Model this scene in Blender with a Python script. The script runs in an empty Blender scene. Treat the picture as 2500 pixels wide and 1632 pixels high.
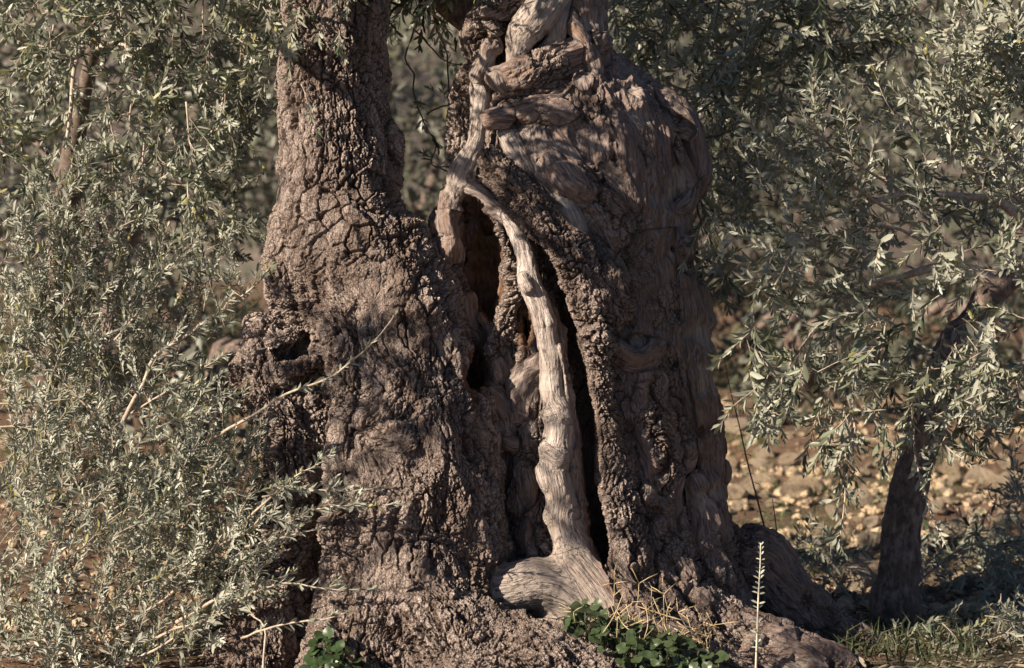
import bpy, math, random
import numpy as np
from mathutils import Vector, Matrix

random.seed(7)
RNG = np.random.RandomState(11)
SC = bpy.context.scene
COL = SC.collection
R = math.radians

# ------------------------------------------------------------------ camera, sky, sun, exposure
CAM_POS = np.array((0.0, -8.0, 1.5))
PITCH = R(2.32)
PX = 0.0015                      # metres per photo pixel at a distance of 8 m
cam_data = bpy.data.cameras.new('camera')
cam_data.sensor_width = 36.0
cam_data.lens = 36.0 * 8.0 / (2500 * PX)
cam_data.clip_start = 0.1
cam_data.clip_end = 600.0
cam_data.dof.use_dof = True
cam_data.dof.focus_distance = 7.75
cam_data.dof.aperture_fstop = 3.0
cam = bpy.data.objects.new('camera', cam_data)
cam.location = CAM_POS
cam.rotation_euler = (math.pi / 2 - PITCH, 0, 0)
COL.objects.link(cam)
SC.camera = cam
FWD = np.array((0, math.cos(PITCH), -math.sin(PITCH)))
UPV = np.array((0, math.sin(PITCH), math.cos(PITCH)))


def at(px, py, y=0.0):
    """World point seen at photo pixel (px, py), y metres behind the trunk's plane."""
    d = 8.0 + y
    return CAM_POS + FWD * d + np.array((1, 0, 0)) * ((px - 1250) * PX * d / 8) - UPV * ((py - 816) * PX * d / 8)


SUN_AZ, SUN_EL = 59.0, 28.0      # degrees to the left of the view axis (behind the camera), above the horizon
sun_dir = Vector((-math.sin(R(SUN_AZ)) * math.cos(R(SUN_EL)), -math.cos(R(SUN_AZ)) * math.cos(R(SUN_EL)), math.sin(R(SUN_EL))))
world = bpy.data.worlds.new('World')
SC.world = world
world.use_nodes = True
wn = world.node_tree
wn.nodes.clear()
w_out = wn.nodes.new('ShaderNodeOutputWorld')
w_bg = wn.nodes.new('ShaderNodeBackground')
w_sky = wn.nodes.new('ShaderNodeTexSky')
w_sky.sky_type = 'NISHITA'
w_sky.sun_disc = False
w_sky.sun_elevation = R(SUN_EL)
w_sky.sun_rotation = math.atan2(sun_dir.x, sun_dir.y)
w_sky.air_density = 0.4
w_sky.dust_density = 0.2
w_sky.ozone_density = 1.0
w_bg.inputs['Strength'].default_value = 0.05
wn.links.new(w_sky.outputs[0], w_bg.inputs[0])
wn.links.new(w_bg.outputs[0], w_out.inputs[0])
sun_data = bpy.data.lights.new('sun', 'SUN')
sun_data.energy = 5.0
sun_data.angle = R(0.53)
sun_data.color = (1.0, 0.85, 0.68)
sun = bpy.data.objects.new('sun', sun_data)
sun.rotation_euler = sun_dir.to_track_quat('Z', 'Y').to_euler()
sun.location = (-12, -8, 12)
COL.objects.link(sun)
SC.view_settings.view_transform = 'Standard'
SC.view_settings.look = 'None'
SC.view_settings.exposure = 1.0
SC.view_settings.gamma = 1.0
SC.view_settings.use_curve_mapping = False
SC.render.engine = 'CYCLES'
SC.cycles.max_bounces = 5
SC.cycles.diffuse_bounces = 2
SC.cycles.glossy_bounces = 2
SC.cycles.transmission_bounces = 3
SC.cycles.transparent_max_bounces = 4


# ------------------------------------------------------------------ object helpers
def tag(o, label=None, cat=None, group=None, kind=None):
    if label: o['label'] = label
    if cat: o['category'] = cat
    if group: o['group'] = group
    if kind: o['kind'] = kind
    return o


def empty(name, loc, label=None, cat=None, group=None):
    o = bpy.data.objects.new(name, None)
    o.location = tuple(float(v) for v in loc)
    o.empty_display_size = 0.1
    COL.objects.link(o)
    return tag(o, label, cat, group)


def add(name, me, parent=None, mat=None):
    """Link a mesh whose vertices are in world space; the parent is an unrotated Empty or mesh object."""
    o = bpy.data.objects.new(name, me)
    if mat is not None and not me.materials:
        me.materials.append(mat)
    COL.objects.link(o)
    if parent is not None:
        o.parent = parent
        o.matrix_parent_inverse = Matrix.Translation(-world_loc(parent))
    return o


def world_loc(o):
    v = Vector(o.location)
    p = o.parent
    if p is not None:
        v = v + world_loc(p) + o.matrix_parent_inverse.translation
    return v


def mesh_np(name, verts, faces, smooth=True, attrs=None):
    """Mesh from numpy verts (n,3) and a list of face arrays, each (m,3) or (m,4)."""
    me = bpy.data.meshes.new(name)
    verts = np.asarray(verts, np.float32)
    if not isinstance(faces, list):
        faces = [faces]
    faces = [np.asarray(f, np.int32) for f in faces if len(f)]
    me.vertices.add(len(verts))
    me.vertices.foreach_set('co', verts.ravel())
    loops = np.concatenate([f.ravel() for f in faces])
    sizes = np.concatenate([np.full(len(f), f.shape[1], np.int32) for f in faces])
    starts = np.concatenate(([0], np.cumsum(sizes)[:-1])).astype(np.int32)
    me.loops.add(len(loops))
    me.loops.foreach_set('vertex_index', loops)
    me.polygons.add(len(sizes))
    me.polygons.foreach_set('loop_start', starts)
    me.polygons.foreach_set('use_smooth', np.full(len(sizes), smooth, bool))
    me.update(calc_edges=True)
    for k, v in (attrs or {}).items():
        v = np.asarray(v, np.float32)
        if v.ndim == 2:
            a = me.attributes.new(k, 'FLOAT_VECTOR', 'POINT')
            a.data.foreach_set('vector', v.ravel())
        else:
            a = me.attributes.new(k, 'FLOAT', 'POINT')
            a.data.foreach_set('value', v)
    return me


# ------------------------------------------------------------------ numpy noise
def _hash(ix, iy, iz, seed=0):
    h = (ix.astype(np.uint32) * np.uint32(374761393) + iy.astype(np.uint32) * np.uint32(668265263)
         + iz.astype(np.uint32) * np.uint32(2147483647) + np.uint32(seed * 974711 + 12345))
    h = (h ^ (h >> np.uint32(13))) * np.uint32(1274126177)
    h = (h ^ (h >> np.uint32(15))) * np.uint32(2246822519)
    return h ^ (h >> np.uint32(16))


def vnoise(p, seed=0):
    """Smooth value noise, -1..1, at points (n,3)."""
    p = np.asarray(p, np.float32)
    i = np.floor(p).astype(np.int32)
    f = (p - i).astype(np.float32)
    f = f * f * f * (f * (f * 6 - 15) + 10)
    out = np.zeros(len(p), np.float32)
    for dx in (0, 1):
        wx = f[:, 0] if dx else 1 - f[:, 0]
        for dy in (0, 1):
            wy = f[:, 1] if dy else 1 - f[:, 1]
            for dz in (0, 1):
                wz = f[:, 2] if dz else 1 - f[:, 2]
                h = _hash(i[:, 0] + dx, i[:, 1] + dy, i[:, 2] + dz, seed)
                out += wx * wy * wz * (h.astype(np.float32) / np.float32(2147483648.0) - 1)
    return out


def fbm(p, octaves=3, seed=0, gain=0.5):
    a, s, t = 1.0, 0.0, 0.0
    for o in range(octaves):
        s = s + a * vnoise(p * (2.03 ** o) + 17.3 * o, seed + o)
        t += a
        a *= gain
    return s / t


def worley(p, seed=0, jitter=0.9):
    """F1, F2 and a random number of the nearest cell at points (n,3)."""
    p = np.asarray(p, np.float32)
    n = len(p)
    i = np.floor(p).astype(np.int32)
    f = (p - i).astype(np.float32)
    f1 = np.full(n, 9, np.float32)
    f2 = np.full(n, 9, np.float32)
    rid = np.zeros(n, np.float32)
    for dx in (-1, 0, 1):
        for dy in (-1, 0, 1):
            for dz in (-1, 0, 1):
                h = _hash(i[:, 0] + dx, i[:, 1] + dy, i[:, 2] + dz, seed)
                ox = (h & np.uint32(1023)).astype(np.float32) / 1023 * jitter + (1 - jitter) / 2 + dx
                oy = ((h >> np.uint32(10)) & np.uint32(1023)).astype(np.float32) / 1023 * jitter + (1 - jitter) / 2 + dy
                oz = ((h >> np.uint32(20)) & np.uint32(1023)).astype(np.float32) / 1023 * jitter + (1 - jitter) / 2 + dz
                d = (ox - f[:, 0]) ** 2 + (oy - f[:, 1]) ** 2 + (oz - f[:, 2]) ** 2
                near = d < f1
                f2 = np.where(near, f1, np.minimum(f2, d))
                rid = np.where(near, (h % np.uint32(1009)).astype(np.float32) / 1009, rid)
                f1 = np.where(near, d, f1)
    return np.sqrt(f1), np.sqrt(f2), rid


def smooth01(x, a, b):
    t = np.clip((x - a) / (b - a), 0, 1)
    return t * t * (3 - 2 * t)


def catmull(pts, n=3):
    """Resample control points (k,m) by Catmull-Rom, n steps per span."""
    pts = np.asarray(pts, float)
    if len(pts) < 3 or n < 2:
        return pts
    P = np.vstack((2 * pts[0] - pts[1], pts, 2 * pts[-1] - pts[-2]))
    out = []
    for i in range(1, len(P) - 2):
        for j in range(n):
            t = j / n
            a, b, c, d = P[i - 1], P[i], P[i + 1], P[i + 2]
            out.append(0.5 * (2 * b + (c - a) * t + (2 * a - 5 * b + 4 * c - d) * t * t + (3 * b - a - 3 * c + d) * t ** 3))
    out.append(pts[-1])
    return np.array(out)


# ------------------------------------------------------------------ materials
def new_mat(name):
    m = bpy.data.materials.new(name)
    m.use_nodes = True
    nt = m.node_tree
    nt.nodes.clear()
    out = nt.nodes.new('ShaderNodeOutputMaterial')
    b = nt.nodes.new('ShaderNodeBsdfPrincipled')
    nt.links.new(b.outputs[0], out.inputs[0])
    return m, nt, b, out


def nd(nt, typ, **kw):
    n = nt.nodes.new(typ)
    for k, v in kw.items():
        if k.startswith('i_'):
            key = k[2:]
            n.inputs[int(key) if key.isdigit() else key].default_value = v
        else:
            setattr(n, k, v)
    return n


def mixc(nt, fac, a, b):
    n = nt.nodes.new('ShaderNodeMix')
    n.data_type = 'RGBA'
    for sock, v in ((n.inputs[0], fac), (n.inputs[6], a), (n.inputs[7], b)):
        if hasattr(v, 'links'):
            nt.links.new(v, sock)
        elif sock is n.inputs[0]:
            sock.default_value = v
        else:
            sock.default_value = (*v, 1)
    return n.outputs[2]


def mathn(nt, op, a, b=0.0, c=0.0, clamp=False):
    n = nt.nodes.new('ShaderNodeMath')
    n.operation = op
    n.use_clamp = clamp
    for sock, v in zip(n.inputs, (a, b, c)):
        if hasattr(v, 'links'):
            nt.links.new(v, sock)
        else:
            sock.default_value = v
    return n.outputs[0]


def ramp01(nt, v, a, b):
    n = nt.nodes.new('ShaderNodeMapRange')
    n.interpolation_type = 'SMOOTHSTEP'
    nt.links.new(v, n.inputs[0])
    n.inputs[1].default_value = a
    n.inputs[2].default_value = b
    return n.outputs[0]


def noise(nt, vec, scale, detail=4, rough=0.55):
    n = nt.nodes.new('ShaderNodeTexNoise')
    n.inputs['Scale'].default_value = scale
    n.inputs['Detail'].default_value = detail
    n.inputs['Roughness'].default_value = rough
    if vec is not None:
        nt.links.new(vec, n.inputs['Vector'])
    return n.outputs['Fac']


def vscale(nt, vec, s):
    n = nt.nodes.new('ShaderNodeVectorMath')
    n.operation = 'MULTIPLY'
    nt.links.new(vec, n.inputs[0])
    n.inputs[1].default_value = s
    return n.outputs[0]


def attr(nt, name):
    n = nt.nodes.new('ShaderNodeAttribute')
    n.attribute_name = name
    return n


def bark_material():
    m, nt, b, out = new_mat('olive_bark_and_wood')
    g = attr(nt, 'grain').outputs['Vector']
    wood = attr(nt, 'wood').outputs['Fac']
    pale = attr(nt, 'pale').outputs['Fac']
    inner = attr(nt, 'inner').outputs['Fac']
    plate = attr(nt, 'plate').outputs['Fac']
    crack = attr(nt, 'crack').outputs['Fac']
    n1 = noise(nt, vscale(nt, g, (90, 90, 40)), 1.0, 5, 0.65)
    n2 = noise(nt, vscale(nt, g, (7, 7, 3)), 1.0, 3)
    fib = noise(nt, vscale(nt, g, (190, 190, 15)), 1.0, 4, 0.6)
    fib2 = noise(nt, vscale(nt, g, (70, 70, 8)), 1.0, 3, 0.6)
    wrk = noise(nt, vscale(nt, g, (10, 10, 130)), 1.0, 3, 0.6)
    # bark: weathered plates over a browner inner bark
    c_plate = mixc(nt, plate, (0.135, 0.106, 0.093), (0.60, 0.490, 0.425))
    c_plate = mixc(nt, ramp01(nt, n1, 0.35, 0.72), c_plate, (0.42, 0.345, 0.305))
    c_plate = mixc(nt, ramp01(nt, n2, 0.42, 0.68), c_plate, (0.21, 0.158, 0.130))
    c_bark = mixc(nt, crack, c_plate, (0.095, 0.065, 0.052))
    # weathered stringy wood
    c_str = mixc(nt, ramp01(nt, fib, 0.35, 0.65), (0.095, 0.068, 0.060), (0.29, 0.235, 0.215))
    c_str = mixc(nt, ramp01(nt, fib2, 0.45, 0.7), c_str, (0.22, 0.145, 0.105))
    # smooth bare wood
    c_wood = mixc(nt, ramp01(nt, fib, 0.3, 0.7), (0.29, 0.24, 0.205), (0.45, 0.385, 0.34))
    c_wood = mixc(nt, ramp01(nt, n2, 0.45, 0.75), c_wood, (0.33, 0.27, 0.235))
    c_pale = mixc(nt, ramp01(nt, noise(nt, vscale(nt, g, (26, 26, 14)), 1.0, 4), 0.38, 0.66), (0.38, 0.32, 0.285), (0.62, 0.55, 0.50))
    c_wood = mixc(nt, pale, c_wood, c_pale)
    spl = noise(nt, vscale(nt, g, (48, 48, 3.2)), 1.0, 4, 0.6)
    split = mathn(nt, 'SUBTRACT', 1.0, ramp01(nt, mathn(nt, 'ABSOLUTE', mathn(nt, 'SUBTRACT', spl, 0.5)), 0.0, 0.022))
    ring = noise(nt, vscale(nt, g, (6, 6, 60)), 1.0, 3, 0.6)
    ring = mathn(nt, 'MULTIPLY', ramp01(nt, ring, 0.60, 0.72), pale)
    c_wood = mixc(nt, mathn(nt, 'MULTIPLY', split, mathn(nt, 'SUBTRACT', 0.75, mathn(nt, 'MULTIPLY', pale, 0.5))), c_wood, (0.13, 0.100, 0.085))
    c_wood = mixc(nt, mathn(nt, 'MULTIPLY', ring, 0.55), c_wood, (0.21, 0.17, 0.15))
    stain = noise(nt, vscale(nt, g, (16, 16, 7)), 1.0, 5, 0.65)
    c_wood = mixc(nt, mathn(nt, 'MULTIPLY', ramp01(nt, stain, 0.50, 0.66), mathn(nt, 'SUBTRACT', 0.7, mathn(nt, 'MULTIPLY', pale, 0.6))), c_wood, (0.235, 0.195, 0.172))
    c = mixc(nt, ramp01(nt, wood, 0.05, 0.45), c_bark, c_str)
    c = mixc(nt, ramp01(nt, wood, 0.55, 0.95), c, c_wood)
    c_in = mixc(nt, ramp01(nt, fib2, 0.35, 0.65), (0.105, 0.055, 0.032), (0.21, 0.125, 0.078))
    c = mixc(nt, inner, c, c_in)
    nt.links.new(c, b.inputs['Base Color'])
    b.inputs['Roughness'].default_value = 0.72
    b.inputs['Specular IOR Level'].default_value = 0.3
    # fine relief
    isbark = mathn(nt, 'SUBTRACT', 1.0, ramp01(nt, wood, 0.05, 0.5))
    vor = nd(nt, 'ShaderNodeTexVoronoi', feature='DISTANCE_TO_EDGE')
    vor.inputs['Scale'].default_value = 1.0
    wob = nt.nodes.new('ShaderNodeVectorMath')
    wob.operation = 'ADD'
    nt.links.new(vscale(nt, g, (170, 170, 85)), wob.inputs[0])
    wn_ = nd(nt, 'ShaderNodeTexNoise')
    wn_.inputs['Scale'].default_value = 90
    nt.links.new(g, wn_.inputs['Vector'])
    nt.links.new(wn_.outputs['Color'], wob.inputs[1])
    nt.links.new(wob.outputs[0], vor.inputs['Vector'])
    flake = ramp01(nt, vor.outputs['Distance'], 0.0, 0.16)
    hb = mathn(nt, 'MULTIPLY', mathn(nt, 'ADD', n1, mathn(nt, 'MULTIPLY', flake, 0.55)), isbark)
    hs = mathn(nt, 'MULTIPLY', fib, mathn(nt, 'MULTIPLY', mathn(nt, 'SUBTRACT', 1.0, isbark), 1.1))
    hw = mathn(nt, 'MULTIPLY', wrk, mathn(nt, 'MULTIPLY', pale, 0.45))
    hs = mathn(nt, 'SUBTRACT', hs, mathn(nt, 'MULTIPLY', mathn(nt, 'MULTIPLY', split, ramp01(nt, wood, .5, .9)), 0.6))
    h = mathn(nt, 'ADD', mathn(nt, 'ADD', hb, hs), hw)
    bump = nt.nodes.new('ShaderNodeBump')
    bump.inputs['Strength'].default_value = 0.9
    bump.inputs['Distance'].default_value = 0.010
    nt.links.new(h, bump.inputs['Height'])
    nt.links.new(bump.outputs[0], b.inputs['Normal'])
    return m


M_BARK = bark_material()

# ------------------------------------------------------------------ the old olive: lobes and hollows, as rounded strokes
# (part, wood 0 bark .. 0.5 stringy .. 1 bare, pale 0..1, blend px, depth stretch, [(px, py, depth m, radius px) ...])
LOBES = [
    # tall left stem and the lobes under it
    ('stem', 0, 0, 22, 1.0, [(818, -260, .0, 122), (812, -100, .0, 121), (812, 60, .0, 121), (808, 180, .0, 122), (818, 300, .0, 128), (828, 400, .0, 138), (828, 520, .0, 150), (850, 640, -.02, 178), (900, 760, -.03, 190), (960, 900, -.03, 190)]),
    ('stem', 0, 0, 20, 1.0, [(905, 330, -.02, 50), (925, 352, -.02, 50), (915, 400, -.02, 50)]),
    ('stem', 0, 0, 26, 1.0, [(735, 300, -.06, 40), (745, 420, -.07, 55), (740, 520, -.08, 60), (720, 600, -.08, 60)]),
    ('stem', 0, 0, 30, 1.0, [(870, 430, -.10, 60), (880, 520, -.12, 75), (900, 620, -.13, 80), (860, 740, -.16, 80)]),
    ('trunk', 0, 0, 30, 1.0, [(985, 612, .0, 56), (1020, 668, -.03, 74), (1035, 740, -.05, 85), (1030, 860, -.06, 100)]),
    ('trunk', 0, 0, 34, 1.0, [(950, 650, -.08, 120), (965, 760, -.13, 150), (985, 900, -.16, 168), (1010, 1050, -.19, 196), (1020, 1200, -.22, 205), (1015, 1350, -.25, 212), (990, 1500, -.30, 222), (960, 1700, -.36, 240)]),
    ('trunk', 0, 0, 14, 1.0, [(830, 780, -.24, 50), (848, 900, -.30, 48), (858, 1020, -.32, 50), (852, 1140, -.32, 52), (846, 1270, -.34, 55), (842, 1400, -.38, 66), (830, 1560, -.42, 85)]),
    ('trunk', 0, 0, 16, 1.0, [(965, 930, -.36, 42), (975, 1060, -.40, 52), (960, 1160, -.42, 50), (985, 1330, -.46, 56), (1000, 1440, -.50, 66)]),
    ('trunk', 0, 0, 16, 1.0, [(1090, 900, -.24, 44), (1110, 1050, -.32, 55), (1130, 1180, -.36, 58), (1120, 1300, -.38, 55), (1060, 1400, -.44, 60)]),
    ('trunk', 0, 0, 18, 1.0, [(930, 1075, -.44, 30), (975, 1065, -.47, 36), (1010, 1085, -.45, 30)]),
    # left flank with the burl
    ('stem', 0, 0, 14, 1.0, [(705, 560, -.10, 40), (692, 640, -.12, 44), (697, 710, -.14, 42), (735, 775, -.15, 36), (765, 830, -.17, 30)]),
    ('trunk', 0, 0, 24, 1.0, [(750, 640, -.04, 85), (760, 780, -.03, 95), (745, 950, -.03, 110), (728, 1100, -.02, 108), (725, 1250, -.02, 110), (705, 1400, -.04, 138), (680, 1560, -.06, 160), (660, 1740, -.08, 180)]),
    ('trunk', 0, 0, 14, 1.0, [(690, 1010, -.14, 50), (705, 1110, -.16, 52), (715, 1220, -.17, 46), (695, 1340, -.20, 60), (650, 1460, -.22, 70), (640, 1600, -.25, 90)]),
    ('burl', 0, 0, 10, 1.0, [(650, 835, -.08, 46), (640, 860, -.10, 50), (660, 890, -.12, 55)]),
    ('burl', 0, 0, 6, 1.0, [(700, 905, -.22, 20), (735, 900, -.24, 16), (770, 884, -.26, 14)]),
    ('burl', 0, 0, 6, 1.0, [(668, 826, -.19, 18), (700, 822, -.20, 16), (722, 806, -.20, 14)]),
    ('burl', 0, 0, 6, 1.0, [(640, 880, -.20, 16), (632, 930, -.20, 20), (652, 960, -.20, 16)]),
    ('burl', 0, 0, 8, 1.0, [(622, 808, -.12, 24), (648, 792, -.13, 28), (690, 800, -.14, 26)]),
    ('burl', 0, 0, 8, 1.0, [(606, 868, -.10, 28), (598, 905, -.10, 30), (606, 950, -.10, 34)]),
    ('burl', 0, 0, 10, 1.0, [(622, 866, -.15, 30), (650, 905, -.18, 30), (692, 912, -.20, 22)]),
    ('burl', 0, 0, 12, 1.0, [(640, 930, -.12, 46), (650, 990, -.12, 52), (680, 1040, -.12, 50)]),
    # core of the right-hand trunk
    ('trunk', .45, 0, 24, 1.0, [(1330, -260, .15, 140), (1322, -100, .15, 145), (1315, 60, .14, 146), (1332, 205, .12, 148), (1396, 300, .12, 190), (1415, 400, .10, 240), (1420, 560, .12, 238)]),
    ('trunk', .2, 0, 24, 1.0, [(1420, 560, .12, 238), (1430, 750, .14, 250), (1440, 950, .17, 270), (1452, 1150, .18, 285), (1470, 1350, .17, 310), (1480, 1600, .08, 360)]),
    ('trunk', .5, 0, 16, 1.0, [(1490, 226, .04, 30), (1570, 246, .04, 40), (1636, 286, .06, 44), (1660, 350, .08, 50), (1676, 425, .08, 50), (1640, 478, .08, 40)]),
    ('trunk', .5, 0, 12, 1.0, [(1480, 250, -.02, 26), (1555, 290, -.04, 28), (1630, 310, -.02, 26), (1668, 330, .05, 24)]),
    ('trunk', .5, 0, 12, 1.0, [(1600, 300, .02, 40), (1625, 390, .02, 50), (1640, 450, .04, 52)]),
    ('trunk', .5, 0, 10, 1.0, [(1520, 320, -.07, 30), (1560, 420, -.10, 36), (1575, 520, -.08, 34), (1580, 560, -.06, 24)]),
    # bare shoulder, its oval swellings, the diagonal pale ridge and the rough collar under it
    ('trunk', .5, 0, 18, 1.0, [(1310, 345, -.18, 50), (1350, 400, -.22, 62), (1420, 480, -.24, 66), (1470, 560, -.22, 56)]),
    ('trunk', .62, 0, 5, 1.0, [(1312, 328, -.21, 30), (1318, 372, -.24, 32), (1326, 402, -.24, 20)]),
    ('trunk', .62, 0, 5, 1.0, [(1355, 415, -.30, 36), (1385, 452, -.32, 42), (1415, 478, -.31, 34)]),
    ('trunk', .58, 0, 5, 1.0, [(1455, 478, -.25, 32), (1490, 510, -.25, 36), (1520, 545, -.22, 26)]),
    ('trunk', .6, 0, 9, 1.0, [(1405, 320, -.16, 34), (1450, 400, -.20, 40), (1500, 460, -.20, 38), (1540, 530, -.16, 30)]),
    ('trunk', .55, 0, 9, 1.0, [(1470, 300, -.08, 34), (1510, 390, -.13, 36), (1550, 470, -.13, 30), (1572, 540, -.10, 24)]),
    ('dead_wood', .85, .25, 12, 1.0, [(1236, 322, -.17, 24), (1262, 366, -.20, 34), (1292, 412, -.24, 28), (1325, 455, -.27, 20)]),
    ('dead_wood', .9, .4, 16, 1.0, [(1345, 478, -.31, 24), (1376, 522, -.34, 36), (1396, 560, -.34, 36), (1404, 590, -.33, 20)]),
    ('trunk', 0, 0, 12, 1.0, [(1200, 400, -.20, 26), (1235, 440, -.26, 42), (1285, 500, -.32, 50), (1340, 560, -.36, 46), (1388, 630, -.38, 52), (1425, 700, -.38, 56), (1450, 760, -.36, 50)]),
    ('trunk', 0, 0, 12, 1.0, [(1400, 600, -.30, 50), (1460, 680, -.34, 60), (1490, 760, -.32, 50)]),
    ('trunk', .1, 0, 12, 1.0, [(1440, 740, -.36, 44), (1452, 820, -.36, 42), (1450, 900, -.33, 40), (1452, 980, -.30, 46), (1470, 1080, -.28, 60), (1490, 1200, -.28, 66), (1510, 1330, -.30, 72), (1530, 1450, -.30, 80)]),
    ('trunk', .35, 0, 14, 1.0, [(1540, 860, -.17, 48), (1560, 960, -.17, 58), (1590, 1060, -.16, 62), (1610, 1160, -.15, 60), (1600, 1270, -.15, 58), (1620, 1400, -.18, 80)]),
    ('trunk', .2, 0, 14, 1.0, [(1490, 862, -.28, 20), (1540, 882, -.25, 18), (1580, 876, -.23, 16), (1604, 850, -.19, 12)]),
    ('trunk', .5, 0, 30, 1.0, [(1538, 1010, -.21, 26), (1570, 1060, -.19, 30), (1606, 1130, -.17, 30), (1622, 1175, -.15, 22)]),
    ('trunk', .5, 0, 14, 1.0, [(1640, 540, .0, 40), (1645, 660, .0, 46), (1662, 800, .0, 52), (1680, 920, .0, 58), (1690, 1050, .02, 60), (1700, 1180, .02, 56), (1715, 1300, .02, 62)]),
    ('trunk', .5, 0, 8, 1.0, [(1736, 1120, .06, 16), (1752, 1155, .06, 18), (1742, 1190, .06, 16)]),
    ('trunk', .5, 0, 8, 1.0, [(1706, 980, .04, 26), (1716, 1030, .05, 24)]),
    ('trunk', .5, 0, 10, 1.0, [(1680, 1190, -.10, 30), (1705, 1260, -.12, 34), (1700, 1350, -.14, 40), (1730, 1420, -.14, 50)]),
    ('knot', .6, 0, 3, 1.0, [(1655, 607, -.02, 16), (1675, 605, -.05, 16)]),
    ('trunk', .15, 0, 9, 1.0, [(1500, 590, -.13, 34), (1530, 690, -.14, 36), (1520, 800, -.16, 32), (1495, 850, -.18, 26)]),
    ('trunk', .3, 0, 9, 1.0, [(1592, 560, -.04, 30), (1596, 700, -.06, 34), (1622, 830, -.06, 36), (1655, 960, -.04, 36), (1662, 1060, -.05, 30)]),
    ('trunk', .15, 0, 9, 1.0, [(1500, 920, -.20, 38), (1508, 1020, -.20, 42), (1520, 1130, -.21, 40), (1560, 1220, -.22, 36)]),
    ('trunk', .3, 0, 8, 1.0, [(1640, 1040, -.10, 26), (1655, 1120, -.11, 28), (1640, 1200, -.12, 26), (1650, 1290, -.13, 30), (1680, 1390, -.14, 36)]),
    ('trunk', .2, 0, 8, 1.0, [(1520, 1230, -.27, 26), (1560, 1216, -.27, 26), (1610, 1236, -.23, 24)]),
    ('trunk', .25, 0, 8, 1.0, [(1590, 1290, -.22, 30), (1600, 1360, -.24, 34), (1640, 1440, -.26, 40)]),
    ('trunk', .2, 0, 8, 1.0, [(1690, 700, .02, 22), (1700, 780, .02, 24), (1712, 860, .02, 22)]),
    ('trunk', .2, 0, 8, 1.0, [(1732, 1060, .04, 20), (1738, 1090, .05, 20)]),
    ('trunk', .5, 0, 5, 1.0, [(1476, 246, -.06, 15), (1530, 268, -.08, 15), (1600, 300, -.07, 16), (1640, 350, -.04, 15), (1652, 420, -.02, 14)]),
    ('trunk', .5, 0, 5, 1.0, [(1500, 300, -.11, 14), (1556, 330, -.11, 15), (1602, 380, -.09, 15), (1622, 450, -.06, 14)]),
    ('trunk', .5, 0, 5, 1.0, [(1462, 330, -.17, 13), (1500, 372, -.18, 14), (1540, 440, -.17, 15), (1560, 520, -.15, 14), (1556, 570, -.14, 12)]),
    ('trunk', .5, 0, 5, 1.0, [(1440, 350, -.21, 12), (1476, 410, -.22, 13), (1512, 470, -.21, 14), (1530, 540, -.18, 12)]),
    ('trunk', .45, 0, 5, 1.0, [(1585, 500, -.06, 16), (1625, 515, -.06, 16), (1668, 498, -.02, 16), (1690, 455, .03, 16)]),
    ('limb', .3, 0, 5, 1.0, [(1300, 215, -.18, 16), (1350, 205, -.18, 18), (1400, 180, -.14, 18), (1450, 150, -.09, 18)]),
    ('limb', .3, 0, 5, 1.0, [(1240, 262, -.17, 12), (1300, 256, -.20, 15), (1360, 262, -.20, 15), (1410, 250, -.17, 14)]),
    ('limb', .35, 0, 5, 1.0, [(1390, 40, -.12, 16), (1415, 90, -.13, 18), (1440, 160, -.13, 18), (1455, 210, -.12, 15)]),
    # twisted limbs at the top
    ('limb', 0, 0, 8, 1.0, [(1250, 30, -.06, 38), (1185, 55, -.08, 38), (1160, 110, -.10, 34), (1172, 155, -.12, 30), (1140, 205, -.10, 24)]),
    ('limb', .4, 0, 6, 1.0, [(1262, -5, -.12, 20), (1225, 25, -.14, 22), (1188, 45, -.15, 18)]),
    ('limb', .3, 0, 5, 1.0, [(1200, 118, -.16, 14), (1185, 150, -.17, 20), (1165, 185, -.16, 18)]),
    ('limb', .0, 0, 6, 1.0, [(1182, 60, -.16, 12), (1205, 64, -.17, 14), (1222, 68, -.15, 12)]),
    ('dead_wood', .95, .4, 6, 1.0, [(1380, -120, -.10, 44), (1348, -10, -.14, 44), (1305, 48, -.17, 46), (1272, 92, -.18, 34), (1263, 140, -.17, 27), (1264, 168, -.15, 26)]),
    ('dead_wood', .8, .2, 5, 1.0, [(1375, 0, -.12, 20), (1362, 60, -.15, 20), (1350, 105, -.15, 20), (1325, 128, -.14, 16)]),
    ('limb', .25, 0, 7, 1.0, [(1222, 190, -.19, 26), (1262, 185, -.20, 30), (1312, 172, -.19, 32), (1370, 145, -.14, 34), (1440, 112, -.08, 38)]),
    ('limb', .3, 0, 8, 1.0, [(1400, -60, -.05, 50), (1420, 60, -.06, 50), (1430, 130, -.06, 46), (1440, 200, -.06, 44)]),
    ('knot', .8, .0, 4, 1.0, [(1212, 190, -.22, 16), (1218, 205, -.22, 16), (1230, 218, -.21, 12)]),
    ('knot', .8, .0, 4, 1.0, [(1418, 212, -.16, 20), (1424, 226, -.17, 18)]),
    ('knot', .8, .0, 4, 1.0, [(1434, 258, -.18, 16), (1446, 270, -.18, 16)]),
    ('trunk', .1, 0, 8, 1.0, [(1235, 240, -.14, 30), (1300, 240, -.16, 36), (1370, 230, -.14, 38), (1400, 190, -.10, 34)]),
    ('trunk', .2, 0, 8, 1.0, [(1290, 285, -.20, 22), (1350, 282, -.22, 24), (1420, 300, -.20, 24)]),
    ('knot', .4, .2, 5, 1.0, [(1194, 296, -.22, 11), (1220, 286, -.22, 14), (1262, 276, -.18, 14)]),
    ('trunk', .5, 0, 5, 1.0, [(1462, 220, -.12, 14), (1472, 265, -.16, 12), (1455, 300, -.17, 12), (1475, 330, -.18, 12)]),
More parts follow.
